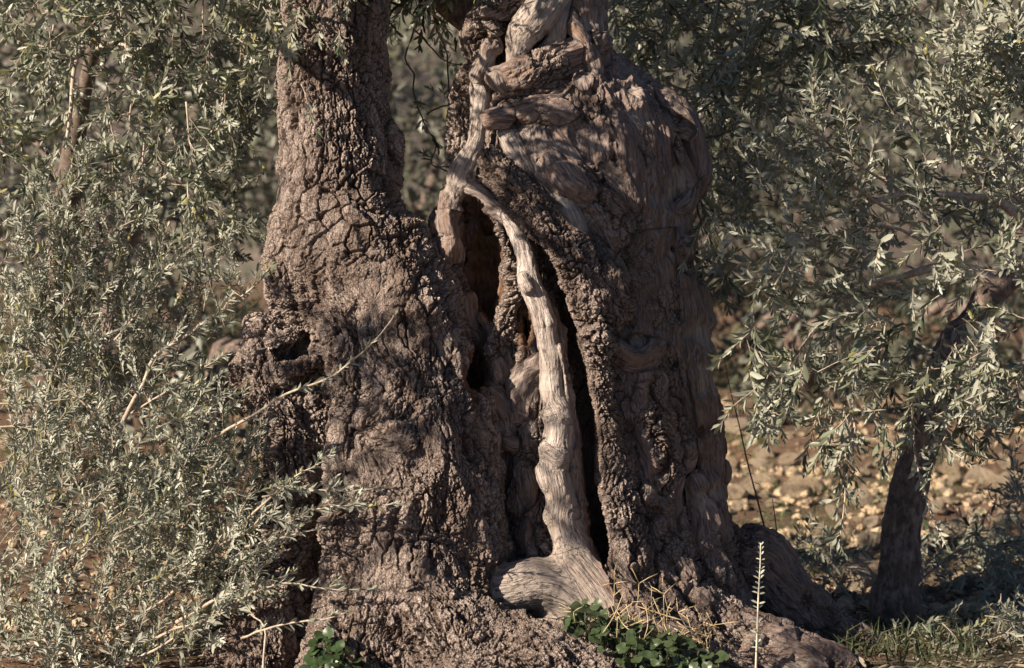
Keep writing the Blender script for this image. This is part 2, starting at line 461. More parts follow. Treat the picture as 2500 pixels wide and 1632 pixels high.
    ('trunk', .5, 0, 5, 1.0, [(1485, 230, -.12, 12), (1500, 265, -.15, 12), (1530, 280, -.15, 13), (1535, 320, -.17, 12)]),
    # pale standing stub, the arch over the hollow, the pale strip down to the ground
    ('trunk', 0, 0, 10, 1.0, [(1130, 240, .06, 30), (1128, 320, .05, 32), (1128, 390, .02, 30)]),
    ('dead_wood', .9, .5, 12, 1.0, [(1170, 214, -.14, 22), (1172, 245, -.14, 26), (1168, 300, -.14, 21), (1160, 350, -.14, 21), (1140, 395, -.14, 27), (1124, 440, -.13, 30)]),
    ('dead_wood', .85, .35, 16, 1.0, [(1128, 425, -.10, 34), (1112, 470, -.10, 26), (1098, 510, -.10, 16)]),
    ('trunk', .35, .1, 10, 1.0, [(1104, 480, -.10, 16), (1094, 545, -.10, 15), (1100, 620, -.08, 16)]),
    ('dead_wood', .85, .3, 14, 1.0, [(1138, 430, -.13, 30), (1165, 455, -.13, 20)]),
    ('dead_wood', .8, .25, 12, 1.0, [(1150, 462, -.15, 17), (1178, 474, -.18, 16), (1203, 495, -.20, 17), (1236, 524, -.22, 19)]),
    ('trunk', .1, 0, 12, 1.0, [(1188, 425, -.13, 32), (1222, 466, -.17, 36), (1258, 520, -.20, 28)]),
    ('trunk', .2, 0, 10, 1.0, [(1100, 470, .0, 24), (1092, 560, -.01, 30), (1088, 660, -.02, 44), (1105, 740, -.04, 44), (1120, 820, -.05, 36)]),
    ('trunk', 0, 0, 6, 1.0, [(1200, 505, -.19, 13), (1232, 570, -.20, 16), (1256, 640, -.18, 18), (1262, 705, -.16, 20), (1240, 775, -.14, 22), (1216, 850, -.12, 24)]),
    ('dead_wood', 1, 1, 7, 1.0, [(1240, 524, -.24, 19), (1262, 566, -.255, 22), (1280, 600, -.265, 24), (1288, 645, -.275, 25), (1292, 686, -.28, 27), (1315, 740, -.29, 28), (1330, 790, -.295, 30)]),
    ('dead_wood', 1, .6, 9, 1.0, [(1330, 790, -.295, 29), (1338, 830, -.30, 25), (1346, 880, -.30, 28), (1346, 950, -.305, 27), (1366, 1025, -.31, 33), (1358, 1100, -.31, 35), (1352, 1150, -.31, 30)]),
    ('dead_wood', .95, .2, 12, 1.0, [(1352, 1150, -.31, 30), (1366, 1210, -.31, 35), (1374, 1270, -.31, 36), (1396, 1330, -.31, 43), (1425, 1395, -.31, 50), (1452, 1470, -.31, 58), (1482, 1540, -.31, 60)]),
    ('trunk', .5, .1, 8, 1.0, [(1330, 760, -.25, 20), (1360, 850, -.26, 22), (1378, 950, -.27, 24), (1396, 1050, -.27, 26), (1398, 1150, -.27, 28), (1412, 1270, -.27, 32), (1440, 1350, -.27, 34), (1475, 1430, -.26, 30)]),
    ('trunk', .15, .0, 10, 1.0, [(1286, 780, -.14, 20), (1296, 860, -.16, 26), (1306, 960, -.17, 30), (1314, 1060, -.18, 32), (1316, 1160, -.19, 34), (1326, 1270, -.20, 36)]),
    ('dead_wood', 1, .9, 3, 1.0, [(1278, 680, -.315, 16), (1290, 705, -.325, 16)]),
    ('dead_wood', .95, .7, 12, 1.0, [(1340, 1100, -.325, 24), (1362, 1112, -.335, 26)]),
    ('dead_wood', .95, .5, 12, 1.0, [(1330, 1150, -.32, 22), (1338, 1180, -.325, 22)]),
    ('dead_wood', .95, .5, 12, 1.0, [(1350, 1015, -.315, 26), (1372, 1030, -.32, 26)]),
    ('dead_wood', .95, .2, 14, 1.0, [(1350, 1262, -.315, 24), (1385, 1258, -.32, 26)]),
    ('dead_wood', .9, .3, 4, 1.0, [(1372, 850, -.32, 14), (1388, 900, -.32, 14), (1392, 960, -.31, 14), (1404, 1020, -.31, 14)]),
    # knotted inner wood between the two trunks
    ('trunk', .35, 0, 14, 1.0, [(1170, 380, .16, 60), (1175, 500, .19, 70), (1185, 620, .17, 72), (1200, 740, .10, 70), (1225, 870, .0, 70), (1245, 1000, -.04, 72), (1262, 1130, -.05, 76), (1280, 1260, -.06, 80), (1290, 1400, -.10, 90)]),
    ('dead_wood', .6, .08, 9, 1.0, [(1190, 770, -.10, 20), (1218, 800, -.11, 24), (1228, 860, -.12, 26), (1232, 920, -.14, 26)]),
    ('dead_wood', .6, .08, 9, 1.0, [(1320, 905, -.22, 24), (1290, 930, -.20, 26), (1272, 975, -.19, 24), (1265, 1020, -.20, 16)]),
    ('dead_wood', .6, .08, 9, 1.0, [(1180, 960, -.16, 24), (1210, 985, -.17, 22), (1232, 1025, -.18, 22), (1236, 1050, -.18, 16)]),
    ('dead_wood', .6, .08, 9, 1.0, [(1225, 1060, -.17, 14), (1245, 1082, -.18, 14), (1275, 1084, -.18, 13), (1290, 1060, -.18, 12)]),
    ('trunk', .2, 0, 8, 1.0, [(1300, 1080, -.16, 34), (1298, 1150, -.16, 42), (1290, 1230, -.16, 40)]),
    ('dead_wood', .6, .08, 9, 1.0, [(1290, 1150, -.22, 24), (1298, 1190, -.23, 26), (1300, 1240, -.20, 20)]),
    ('dead_wood', .6, .08, 9, 1.0, [(1302, 1280, -.22, 16), (1296, 1320, -.23, 16), (1304, 1368, -.25, 16)]),
    ('trunk', .5, 0, 5, 1.0, [(1330, 1290, -.24, 14), (1340, 1330, -.25, 15), (1345, 1370, -.26, 14)]),
    ('trunk', .3, 0, 16, 1.0, [(1150, 800, .20, 80), (1165, 920, .18, 84), (1180, 1040, .16, 84)]),
    # smooth swollen foot of the strip
    ('dead_wood', .97, .05, 36, 1.0, [(1195, 1446, -.36, 36), (1240, 1436, -.37, 54), (1300, 1424, -.36, 62), (1360, 1440, -.34, 64), (1430, 1480, -.34, 60)]),
    ('dead_wood', .8, .05, 34, 1.0, [(1415, 1390, -.33, 58), (1470, 1465, -.36, 62), (1535, 1540, -.40, 56), (1600, 1610, -.44, 40)]),
    # roots
    ('root', 0, 0, 26, 1.0, [(960, 1470, -.40, 120), (1060, 1545, -.50, 128), (1180, 1628, -.56, 134), (1320, 1672, -.60, 132), (1450, 1722, -.60, 130), (1580, 1780, -.60, 120)]),
    ('root', 0, 0, 20, 1.0, [(880, 1500, -.46, 90), (860, 1620, -.52, 110), (880, 1740, -.56, 120)]),
    ('root', 0, 0, 16, 1.0, [(1190, 1500, -.50, 30), (1260, 1545, -.54, 36), (1340, 1570, -.56, 34), (1420, 1600, -.58, 36)]),
    ('root', .25, 0, 24, 1.0, [(1560, 1400, -.18, 110), (1680, 1520, -.22, 100), (1800, 1590, -.24, 96), (1950, 1650, -.24, 90), (2110, 1720, -.24, 80), (2260, 1800, -.22, 70)]),
    ('root', .3, 0, 14, 1.0, [(1480, 1440, -.34, 60), (1560, 1500, -.40, 50), (1660, 1570, -.42, 48), (1800, 1650, -.42, 50)]),
    ('root', .3, 0, 18, 1.0, [(1690, 1300, .14, 70), (1790, 1356, .18, 66), (1850, 1372, .20, 72), (1905, 1440, .22, 68), (1990, 1520, .24, 60), (2100, 1590, .24, 55), (2220, 1650, .22, 45)]),
]
# hollows and fissures: (inner wood shown 0..1, blend px, [(px, py, depth, radius px) ...])
HOLLOWS = [
    (1, 8, [(1142, 508, -.14, 26), (1168, 560, -.12, 48), (1180, 640, -.10, 50), (1190, 720, -.08, 40), (1206, 775, -.06, 20)], (-.05, 0, .06, .12)),
    (1, 6, [(1166, 835, -.14, 9), (1164, 875, -.16, 26), (1160, 925, -.18, 35), (1166, 968, -.18, 20)], (-.24, -.16, -.08, 0, .06, .12)),
    (1, 6, [(1282, 755, -.12, 12), (1285, 800, -.12, 20), (1288, 845, -.12, 14)], (-.05, 0, .05, .1)),
    (0, 7, [(1292, 552, -.26, 10), (1322, 610, -.28, 20), (1352, 680, -.28, 24), (1378, 760, -.26, 26), (1396, 830, -.22, 28), (1412, 920, -.20, 30), (1428, 1010, -.20, 32), (1440, 1120, -.18, 28), (1446, 1210, -.18, 28), (1462, 1300, -.18, 32), (1480, 1380, -.18, 26), (1494, 1430, -.18, 12)], (-.18, -.12, -.06, 0, .06, .12)),
    (0, 5, [(752, 800, -.24, 12), (746, 838, -.26, 24), (728, 862, -.24, 22), (700, 872, -.22, 12), (684, 868, -.20, 6)], (0, .06, .12)),
    (0, 5, [(752, 860, -.26, 18), (758, 890, -.26, 9)], (0, .06)),
    (0, 6, [(745, 640, -.26, 8), (748, 700, -.26, 12), (758, 770, -.24, 14)]),
    (0, 7, [(798, 940, -.26, 16), (806, 1020, -.26, 22), (800, 1120, -.26, 24), (792, 1190, -.24, 16)]),
    (0, 7, [(772, 1250, -.30, 16), (778, 1340, -.32, 22), (768, 1440, -.34, 20), (756, 1520, -.36, 22)]),
    (0, 5, [(918, 865, -.40, 7), (932, 910, -.42, 13), (938, 960, -.43, 9)]),
    (0, 5, [(915, 690, -.28, 12), (945, 712, -.28, 14), (968, 716, -.26, 8)]),
    (0, 5, [(995, 1225, -.56, 10), (998, 1260, -.56, 15), (1010, 1275, -.54, 8)]),
    (0, 6, [(1235, 1300, -.18, 10), (1262, 1355, -.22, 20), (1240, 1380, -.26, 14)]),
    (0, 6, [(1232, 1050, -.14, 12), (1250, 1120, -.14, 18), (1240, 1200, -.14, 14), (1245, 1280, -.16, 14)]),
    (0, 6, [(1345, 1300, -.30, 6), (1358, 1345, -.30, 9), (1366, 1352, -.30, 8)]),
    (0, 5, [(1508, 745, -.34, 14), (1515, 785, -.34, 16)]),
    (0, 5, [(1574, 770, -.26, 12), (1580, 815, -.26, 16)]),
    (0, 5, [(1636, 855, -.16, 14), (1650, 850, -.14, 14)]),
    (0, 5, [(1550, 1252, -.34, 14), (1568, 1254, -.34, 14)]),
    (0, 5, [(1545, 905, -.40, 7), (1580, 905, -.40, 7)]),
    (0, 6, [(1668, 1120, -.14, 12), (1672, 1190, -.15, 16), (1676, 1270, -.16, 14)]),
    (0, 5, [(1360, 430, -.32, 4), (1342, 425, -.32, 8), (1336, 400, -.30, 5)]),
    (0, 5, [(1265, 400, -.30, 4), (1310, 440, -.33, 7), (1345, 492, -.36, 6), (1390, 510, -.40, 5)]),
    (0, 5, [(1540, 470, -.26, 10), (1556, 500, -.24, 13), (1576, 520, -.20, 9)]),
    (0, 4, [(1336, 395, -.30, 4), (1352, 398, -.30, 7), (1372, 400, -.29, 5)]),
    (0, 5, [(1432, 455, -.32, 5), (1442, 480, -.31, 7), (1450, 520, -.28, 6)]),
    (0, 5, [(1400, 345, -.22, 5), (1430, 400, -.26, 7), (1475, 455, -.26, 8), (1520, 500, -.24, 8)]),
    (0, 5, [(1450, 310, -.18, 6), (1490, 380, -.20, 8), (1530, 440, -.20, 8), (1560, 500, -.16, 8)]),
    (0, 5, [(1500, 330, -.12, 6), (1545, 400, -.15, 7), (1585, 480, -.12, 8)]),
    (0, 5, [(1590, 520, -.08, 10), (1600, 480, -.08, 10), (1640, 500, -.04, 8), (1680, 490, .02, 7)]),
    (0, 5, [(1512, 300, -.14, 16), (1490, 290, -.16, 12)]),
    (0, 5, [(1238, 60, -.12, 10), (1228, 100, -.10, 14), (1214, 150, -.10, 14), (1212, 200, -.10, 12)]),
    (0, 5, [(1296, 128, -.17, 10), (1290, 145, -.16, 10)]),
    (0, 3, [(1328, 1072, -.36, 3), (1360, 1078, -.37, 4), (1395, 1072, -.35, 4)]),
    (0, 3, [(1340, 1288, -.37, 3), (1375, 1275, -.38, 4), (1405, 1268, -.37, 3)]),
    (0, 3, [(1352, 900, -.355, 3), (1353, 915, -.355, 3)]),
    (0, 3, [(1350, 1090, -.37, 5), (1352, 1096, -.37, 5)]),
    (0, 3, [(1300, 690, -.32, 2), (1322, 760, -.335, 3), (1332, 800, -.335, 3), (1338, 850, -.335, 2)]),
    (0, 4, [(1332, 78, -.19, 5), (1330, 100, -.19, 6)]),
    (0, 6, [(1130, 205, -.12, 10), (1150, 206, -.12, 10)]),
    (0, 5, [(1210, 310, -.18, 14), (1255, 300, -.20, 14), (1290, 304, -.24, 9)]),
    (0, 5, [(1205, 260, -.14, 12), (1200, 320, -.14, 12), (1195, 370, -.15, 10)]),
    (0, 5, [(1655, 607, -.04, 6), (1630, 610, -.07, 12)]),
    (0, 4, [(1296, 215, -.22, 10), (1262, 218, -.22, 8)]),
    (0, 5, [(1560, 250, .0, 8), (1610, 262, .0, 10), (1650, 285, .04, 8)]),
    (0, 5, [(1600, 340, -.06, 8), (1612, 400, -.08, 10)]),
    (0, 6, [(1560, 600, -.12, 10), (1564, 690, -.13, 14), (1572, 760, -.12, 10)]),
    (0, 5, [(1628, 900, -.10, 9), (1640, 980, -.10, 11)]),
    (0, 5, [(1556, 1120, -.22, 8), (1580, 1190, -.22, 10)]),
    (0, 5, [(1470, 800, -.40, 6), (1480, 850, -.38, 9)]),
    (0, 5, [(1462, 640, -.40, 7), (1490, 690, -.38, 10)]),
    (0, 5, [(1636, 1320, -.22, 9), (1648, 1390, -.24, 12)]),
    (0, 5, [(1700, 930, -.06, 8), (1704, 960, -.06, 8)]),
]


def stroke_pts(pts, n=3):
    """World points (k,3) and radii (k,) of a stroke."""
    P = catmull(pts, n)
    return np.array([at(p[0], p[1], p[2]) for p in P]), np.array([max(p[3], 2) * PX * (8 + p[2]) / 8 for p in P])


def build_trunk(vox=0.0057):
    lo = np.array((-1.18, -1.05, -0.16))
    hi = np.array((1.55, 0.62, 2.72))
    n = np.ceil((hi - lo) / vox).astype(int)
    ax = [lo[i] + np.arange(n[i], dtype=np.float32) * np.float32(vox) for i in range(3)]
    D = np.full(n, 0.5, np.float32)

    def box(a, b, m):
        s = []
        for i in range(3):
            s.append((int(max(0, np.floor((a[i] - m - lo[i]) / vox))), int(min(n[i], np.ceil((b[i] + m - lo[i]) / vox) + 1))))
        return s

    def field(pts, rad, m):
        a, b = (pts - rad[:, None]).min(0), (pts + rad[:, None]).max(0)
        B = box(a, b, m)
        if any(q[1] <= q[0] for q in B):
            return None, None
        F = np.full([q[1] - q[0] for q in B], 0.5, np.float32)
        for j in range(len(pts) - 1):
            r = max(rad[j], rad[j + 1])
            a, b = np.minimum(pts[j], pts[j + 1]) - r, np.maximum(pts[j], pts[j + 1]) + r
            S = box(a, b, m)
            S = [(max(s[0], q[0]), min(s[1], q[1])) for s, q in zip(S, B)]
            if any(s[1] <= s[0] for s in S):
                continue
            X = ax[0][S[0][0]:S[0][1]][:, None, None] - np.float32(pts[j][0])
            Y = ax[1][S[1][0]:S[1][1]][None, :, None] - np.float32(pts[j][1])
            Z = ax[2][S[2][0]:S[2][1]][None, None, :] - np.float32(pts[j][2])
            d = (pts[j + 1] - pts[j]).astype(np.float32)
            L2 = float(d @ d) + 1e-9
            t = np.clip(((X * d[0] + Y * d[1]) + Z * d[2]) / np.float32(L2), 0, 1)
            q = np.sqrt((X - t * d[0]) ** 2 + (Y - t * d[1]) ** 2 + (Z - t * d[2]) ** 2) - (np.float32(rad[j]) + t * np.float32(rad[j + 1] - rad[j]))
            v = F[tuple(slice(s[0] - q0[0], s[1] - q0[0]) for s, q0 in zip(S, B))]
            np.minimum(v, q, out=v)
        return B, F

    strokes = []
    for (part, wood, pale, k, ky, pts) in LOBES:
        P, r = stroke_pts(pts)
        strokes.append((part, wood, pale, P, r))
        k = k * PX
        B, F = field(P, r, k * 1.3)
        if F is None:
            continue
        v = D[tuple(slice(*q) for q in B)]
        h = np.maximum(k - np.abs(v - F), 0) / k
        v[...] = np.minimum(v, F) - h * h * (k * 0.25)
    carves = []
    for (inner, k, pts) in [(h[0], h[1], [(q[0], q[1], q[2] + e, q[3]) for q in h[2]]) for h in HOLLOWS for e in (h[3] if len(h) > 3 else (0,))]:
        P, r = stroke_pts(pts)
        carves.append((inner, P, r))
        k = k * PX
        B, F = field(P, r, k * 1.3)
        if F is None:
            continue
        v = D[tuple(slice(*q) for q in B)]
        F = -F
        h = np.maximum(k - np.abs(v - F), 0) / k
        v[...] = np.maximum(v, F) + h * h * (k * 0.25)
    # close the top and the bottom
    D[:, :, 0] = 0.01
    D[:, :, -1] = 0.01
    D[0] = D[-1] = 0.01
    D[:, 0] = D[:, -1] = 0.01
    # ---- surface nets
    S = D < 0
    c = [S[dx:n[0] - 1 + dx, dy:n[1] - 1 + dy, dz:n[2] - 1 + dz] for dx in (0, 1) for dy in (0, 1) for dz in (0, 1)]
    anyi = c[0].copy(); alli = c[0].copy()
    for q in c[1:]:
        anyi |= q; alli &= q
    act = np.argwhere(anyi & ~alli)
    del anyi, alli
    idx = np.full(n - 1, -1, np.int32)
    idx[act[:, 0], act[:, 1], act[:, 2]] = np.arange(len(act))
    acc = np.zeros((len(act), 3), np.float32)
    cnt = np.zeros(len(act), np.float32)
    cor = {}
    for dx in (0, 1):
        for dy in (0, 1):
            for dz in (0, 1):
                cor[dx, dy, dz] = D[act[:, 0] + dx, act[:, 1] + dy, act[:, 2] + dz]
    for a in cor:
        for i in range(3):
            if a[i] == 0:
                b = tuple(1 if q == i else a[q] for q in range(3))
                va, vb = cor[a], cor[b]
                m = (va < 0) != (vb < 0)
                t = np.where(m, va / np.where(m, va - vb, 1), 0)
                for q in range(3):
                    acc[:, q] += np.where(m, a[q] + (t if q == i else 0), 0)
                cnt += m
    V = (act + acc / np.maximum(cnt, 1)[:, None]) * vox + lo
    quads = []
    for i in range(3):
        sl0 = [slice(1, -1)] * 3
        sl1 = [slice(1, -1)] * 3
        sl0[i] = slice(0, -1); sl1[i] = slice(1, None)
        a, b = S[tuple(sl0)], S[tuple(sl1)]
        e = np.argwhere(a != b)
        off = np.array([1, 1, 1]); off[i] = 0
        e = e + off
        ins = S[e[:, 0], e[:, 1], e[:, 2]]
        u, w = (i + 1) % 3, (i + 2) % 3
        def cell(du, dw):
            q = e.copy(); q[:, u] -= du; q[:, w] -= dw
            return idx[q[:, 0], q[:, 1], q[:, 2]]
        Q = np.stack((cell(1, 1), cell(0, 1), cell(0, 0), cell(1, 0)), 1)
        Q[~ins] = Q[~ins][:, ::-1]
        quads.append(Q)
    Q = np.concatenate(quads)
    Q = Q[(Q >= 0).all(1)]
    return V.astype(np.float32), Q, strokes, carves


def normals(V, Q):
    d1 = V[Q[:, 2]] - V[Q[:, 0]]
    d2 = V[Q[:, 3]] - V[Q[:, 1]]
    fn = np.cross(d1, d2)
    N = np.stack([np.bincount(Q.ravel(), weights=np.repeat(fn[:, i], 4), minlength=len(V)) for i in range(3)], 1)
    N /= np.linalg.norm(N, axis=1)[:, None] + 1e-12
    return N.astype(np.float32), fn


def relax(V, Q, it=2, f=0.5):
    e = np.concatenate((Q[:, [0, 1]], Q[:, [1, 2]], Q[:, [2, 3]], Q[:, [3, 0]]))
    n = np.bincount(e[:, 0], minlength=len(V)).astype(np.float32)[:, None]
    for _ in range(it):
        A = np.stack([np.bincount(e[:, 0], weights=V[e[:, 1], i], minlength=len(V)) for i in range(3)], 1)
        V = V + f * (A / np.maximum(n, 1) - V)
    return V.astype(np.float32)


def refine(V, Q, pick):
    """Split the picked quads in four; returns verts, quads and (child, end a, end b) of the midpoints on the border of the picked region."""
    A, B = Q[pick], Q[~pick]
    ed = np.concatenate([A[:, [i, (i + 1) % 4]] for i in range(4)])
    key = np.sort(ed, 1).astype(np.int64)
    kk = key[:, 0] * (len(V) + 1) + key[:, 1]
    uk, inv, cnt = np.unique(kk, return_inverse=True, return_counts=True)
    ua, ub = (uk // (len(V) + 1)).astype(int), (uk % (len(V) + 1)).astype(int)
    nv, ne, na = len(V), len(uk), len(A)
    M = 0.5 * (V[ua] + V[ub])
    C = V[A].mean(1)
    m = inv.reshape(4, na).T + nv
    cidx = np.arange(na) + nv + ne
    sub = [np.stack((A[:, i], m[:, i], cidx, m[:, (i + 3) % 4]), 1) for i in range(4)]
    border = np.nonzero(cnt == 1)[0]
    return np.concatenate((V, M, C)).astype(np.float32), np.concatenate([B] + sub), (border + nv, ua[border], ub[border])


def stroke_coords(V, strokes, carves):
    n = len(V)
    V = V.astype(np.float32)
    X, Y, Z = (np.ascontiguousarray(V[:, i]) for i in range(3))
    order = np.argsort(Z, kind='stable')
    Zs = Z[order]
    best = np.full(n, 9.0, np.float32)
    sid = np.zeros(n, np.int32)
    seg = np.zeros(n, np.int32)
    ws = np.zeros(n, np.float32); ps = np.zeros(n, np.float32); wt = np.full(n, 1e-9, np.float32)
    SA, SD, SR, ST0, ST1, SS, SL, SI = [], [], [], [], [], [], [], []
    m = 0.035
    for si, (part, wood, pale, P, r) in enumerate(strokes):
        T = np.gradient(P, axis=0)
        T /= np.linalg.norm(T, axis=1)[:, None] + 1e-9
        arc = np.concatenate(([0], np.cumsum(np.linalg.norm(np.diff(P, axis=0), axis=1))))
        a, b = (P - r[:, None]).min(0) - m, (P + r[:, None]).max(0) + m
        cand = order[np.searchsorted(Zs, a[2]):np.searchsorted(Zs, b[2])]
        cand = cand[(X[cand] > a[0]) & (X[cand] < b[0]) & (Y[cand] > a[1]) & (Y[cand] < b[1])]
        bd = np.full(len(cand), 9.0, np.float32)
        bs = np.zeros(len(cand), np.int32)
        zc = Z[cand]
        for j in range(len(P) - 1):
            d = (P[j + 1] - P[j]).astype(np.float32)
            rm = max(r[j], r[j + 1]) + m
            z0, z1 = min(P[j][2], P[j + 1][2]) - rm, max(P[j][2], P[j + 1][2]) + rm
            k0, k1 = np.searchsorted(zc, z0), np.searchsorted(zc, z1)
            gi = len(SA)
            SA.append(P[j]); SD.append(P[j + 1] - P[j]); SR.append((r[j], r[j + 1])); ST0.append(T[j]); ST1.append(T[j + 1]); SS.append(arc[j]); SL.append(arc[j + 1] - arc[j]); SI.append(si)
            if k1 <= k0:
                continue
            c = cand[k0:k1]
            x = X[c] - np.float32(P[j][0]); y = Y[c] - np.float32(P[j][1]); z = Z[c] - np.float32(P[j][2])
            t = np.clip((x * d[0] + y * d[1] + z * d[2]) / np.float32(d @ d + 1e-9), 0, 1)
            q = np.sqrt((x - t * d[0]) ** 2 + (y - t * d[1]) ** 2 + (z - t * d[2]) ** 2) - (np.float32(r[j]) + t * np.float32(r[j + 1] - r[j]))
            near = q < bd[k0:k1]
            bd[k0:k1] = np.where(near, q, bd[k0:k1])
            bs[k0:k1] = np.where(near, gi, bs[k0:k1])
        ok = bd < 8
        cand, bd, bs = cand[ok], bd[ok], bs[ok]
        near = bd < best[cand]
        jj = cand[near]
        best[jj] = bd[near]; sid[jj] = si; seg[jj] = bs[near]
        w = np.exp(-np.clip(bd, -0.05, 0.2) / np.float32(0.006)) + np.float32(1e-9)
        ws[cand] += w * wood; ps[cand] += w * pale; wt[cand] += w
    f = np.float32
    SA, SD, SR, ST0, ST1, SS, SL, SI = (np.array(q, f) for q in (SA, SD, SR, ST0, ST1, SS, SL, SI))
    rel = V - SA[seg]
    d = SD[seg]
    t = np.clip((rel * d).sum(1) / ((d * d).sum(1) + f(1e-9)), 0, 1)[:, None]
    off = rel - t * d
    tt = ST0[seg] + t * (ST1[seg] - ST0[seg])
    tt /= np.sqrt((tt * tt).sum(1))[:, None] + f(1e-9)
    arcv = SS[seg] + t[:, 0] * SL[seg] + (off * tt).sum(1)
    e1 = np.stack((tt[:, 1] * f(.02) - tt[:, 2], -tt[:, 0] * f(.02), tt[:, 0]), 1)          # tt x (0, 1, .02)
    e1 /= np.sqrt((e1 * e1).sum(1))[:, None] + f(1e-9)
    e2 = np.stack((tt[:, 1] * e1[:, 2] - tt[:, 2] * e1[:, 1], tt[:, 2] * e1[:, 0] - tt[:, 0] * e1[:, 2], tt[:, 0] * e1[:, 1] - tt[:, 1] * e1[:, 0]), 1)
    grain = np.stack(((off * e1).sum(1), (off * e2).sum(1), arcv), 1)
    grain += np.stack((SI[seg] * f(1.37) % 3, SI[seg] * f(2.11) % 3, SI[seg] * f(.73) % 3), 1)
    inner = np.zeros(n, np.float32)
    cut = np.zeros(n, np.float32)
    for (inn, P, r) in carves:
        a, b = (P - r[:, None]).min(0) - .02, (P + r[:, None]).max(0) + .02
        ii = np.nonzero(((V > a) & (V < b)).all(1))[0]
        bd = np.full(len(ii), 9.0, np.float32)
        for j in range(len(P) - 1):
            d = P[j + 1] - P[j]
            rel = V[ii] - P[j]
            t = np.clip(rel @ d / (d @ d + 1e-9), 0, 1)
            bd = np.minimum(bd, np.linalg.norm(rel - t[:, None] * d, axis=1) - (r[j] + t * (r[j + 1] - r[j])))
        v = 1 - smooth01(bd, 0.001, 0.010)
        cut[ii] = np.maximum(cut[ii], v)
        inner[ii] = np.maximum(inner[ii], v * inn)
    return sid, grain, ws / wt, ps / wt, inner, cut


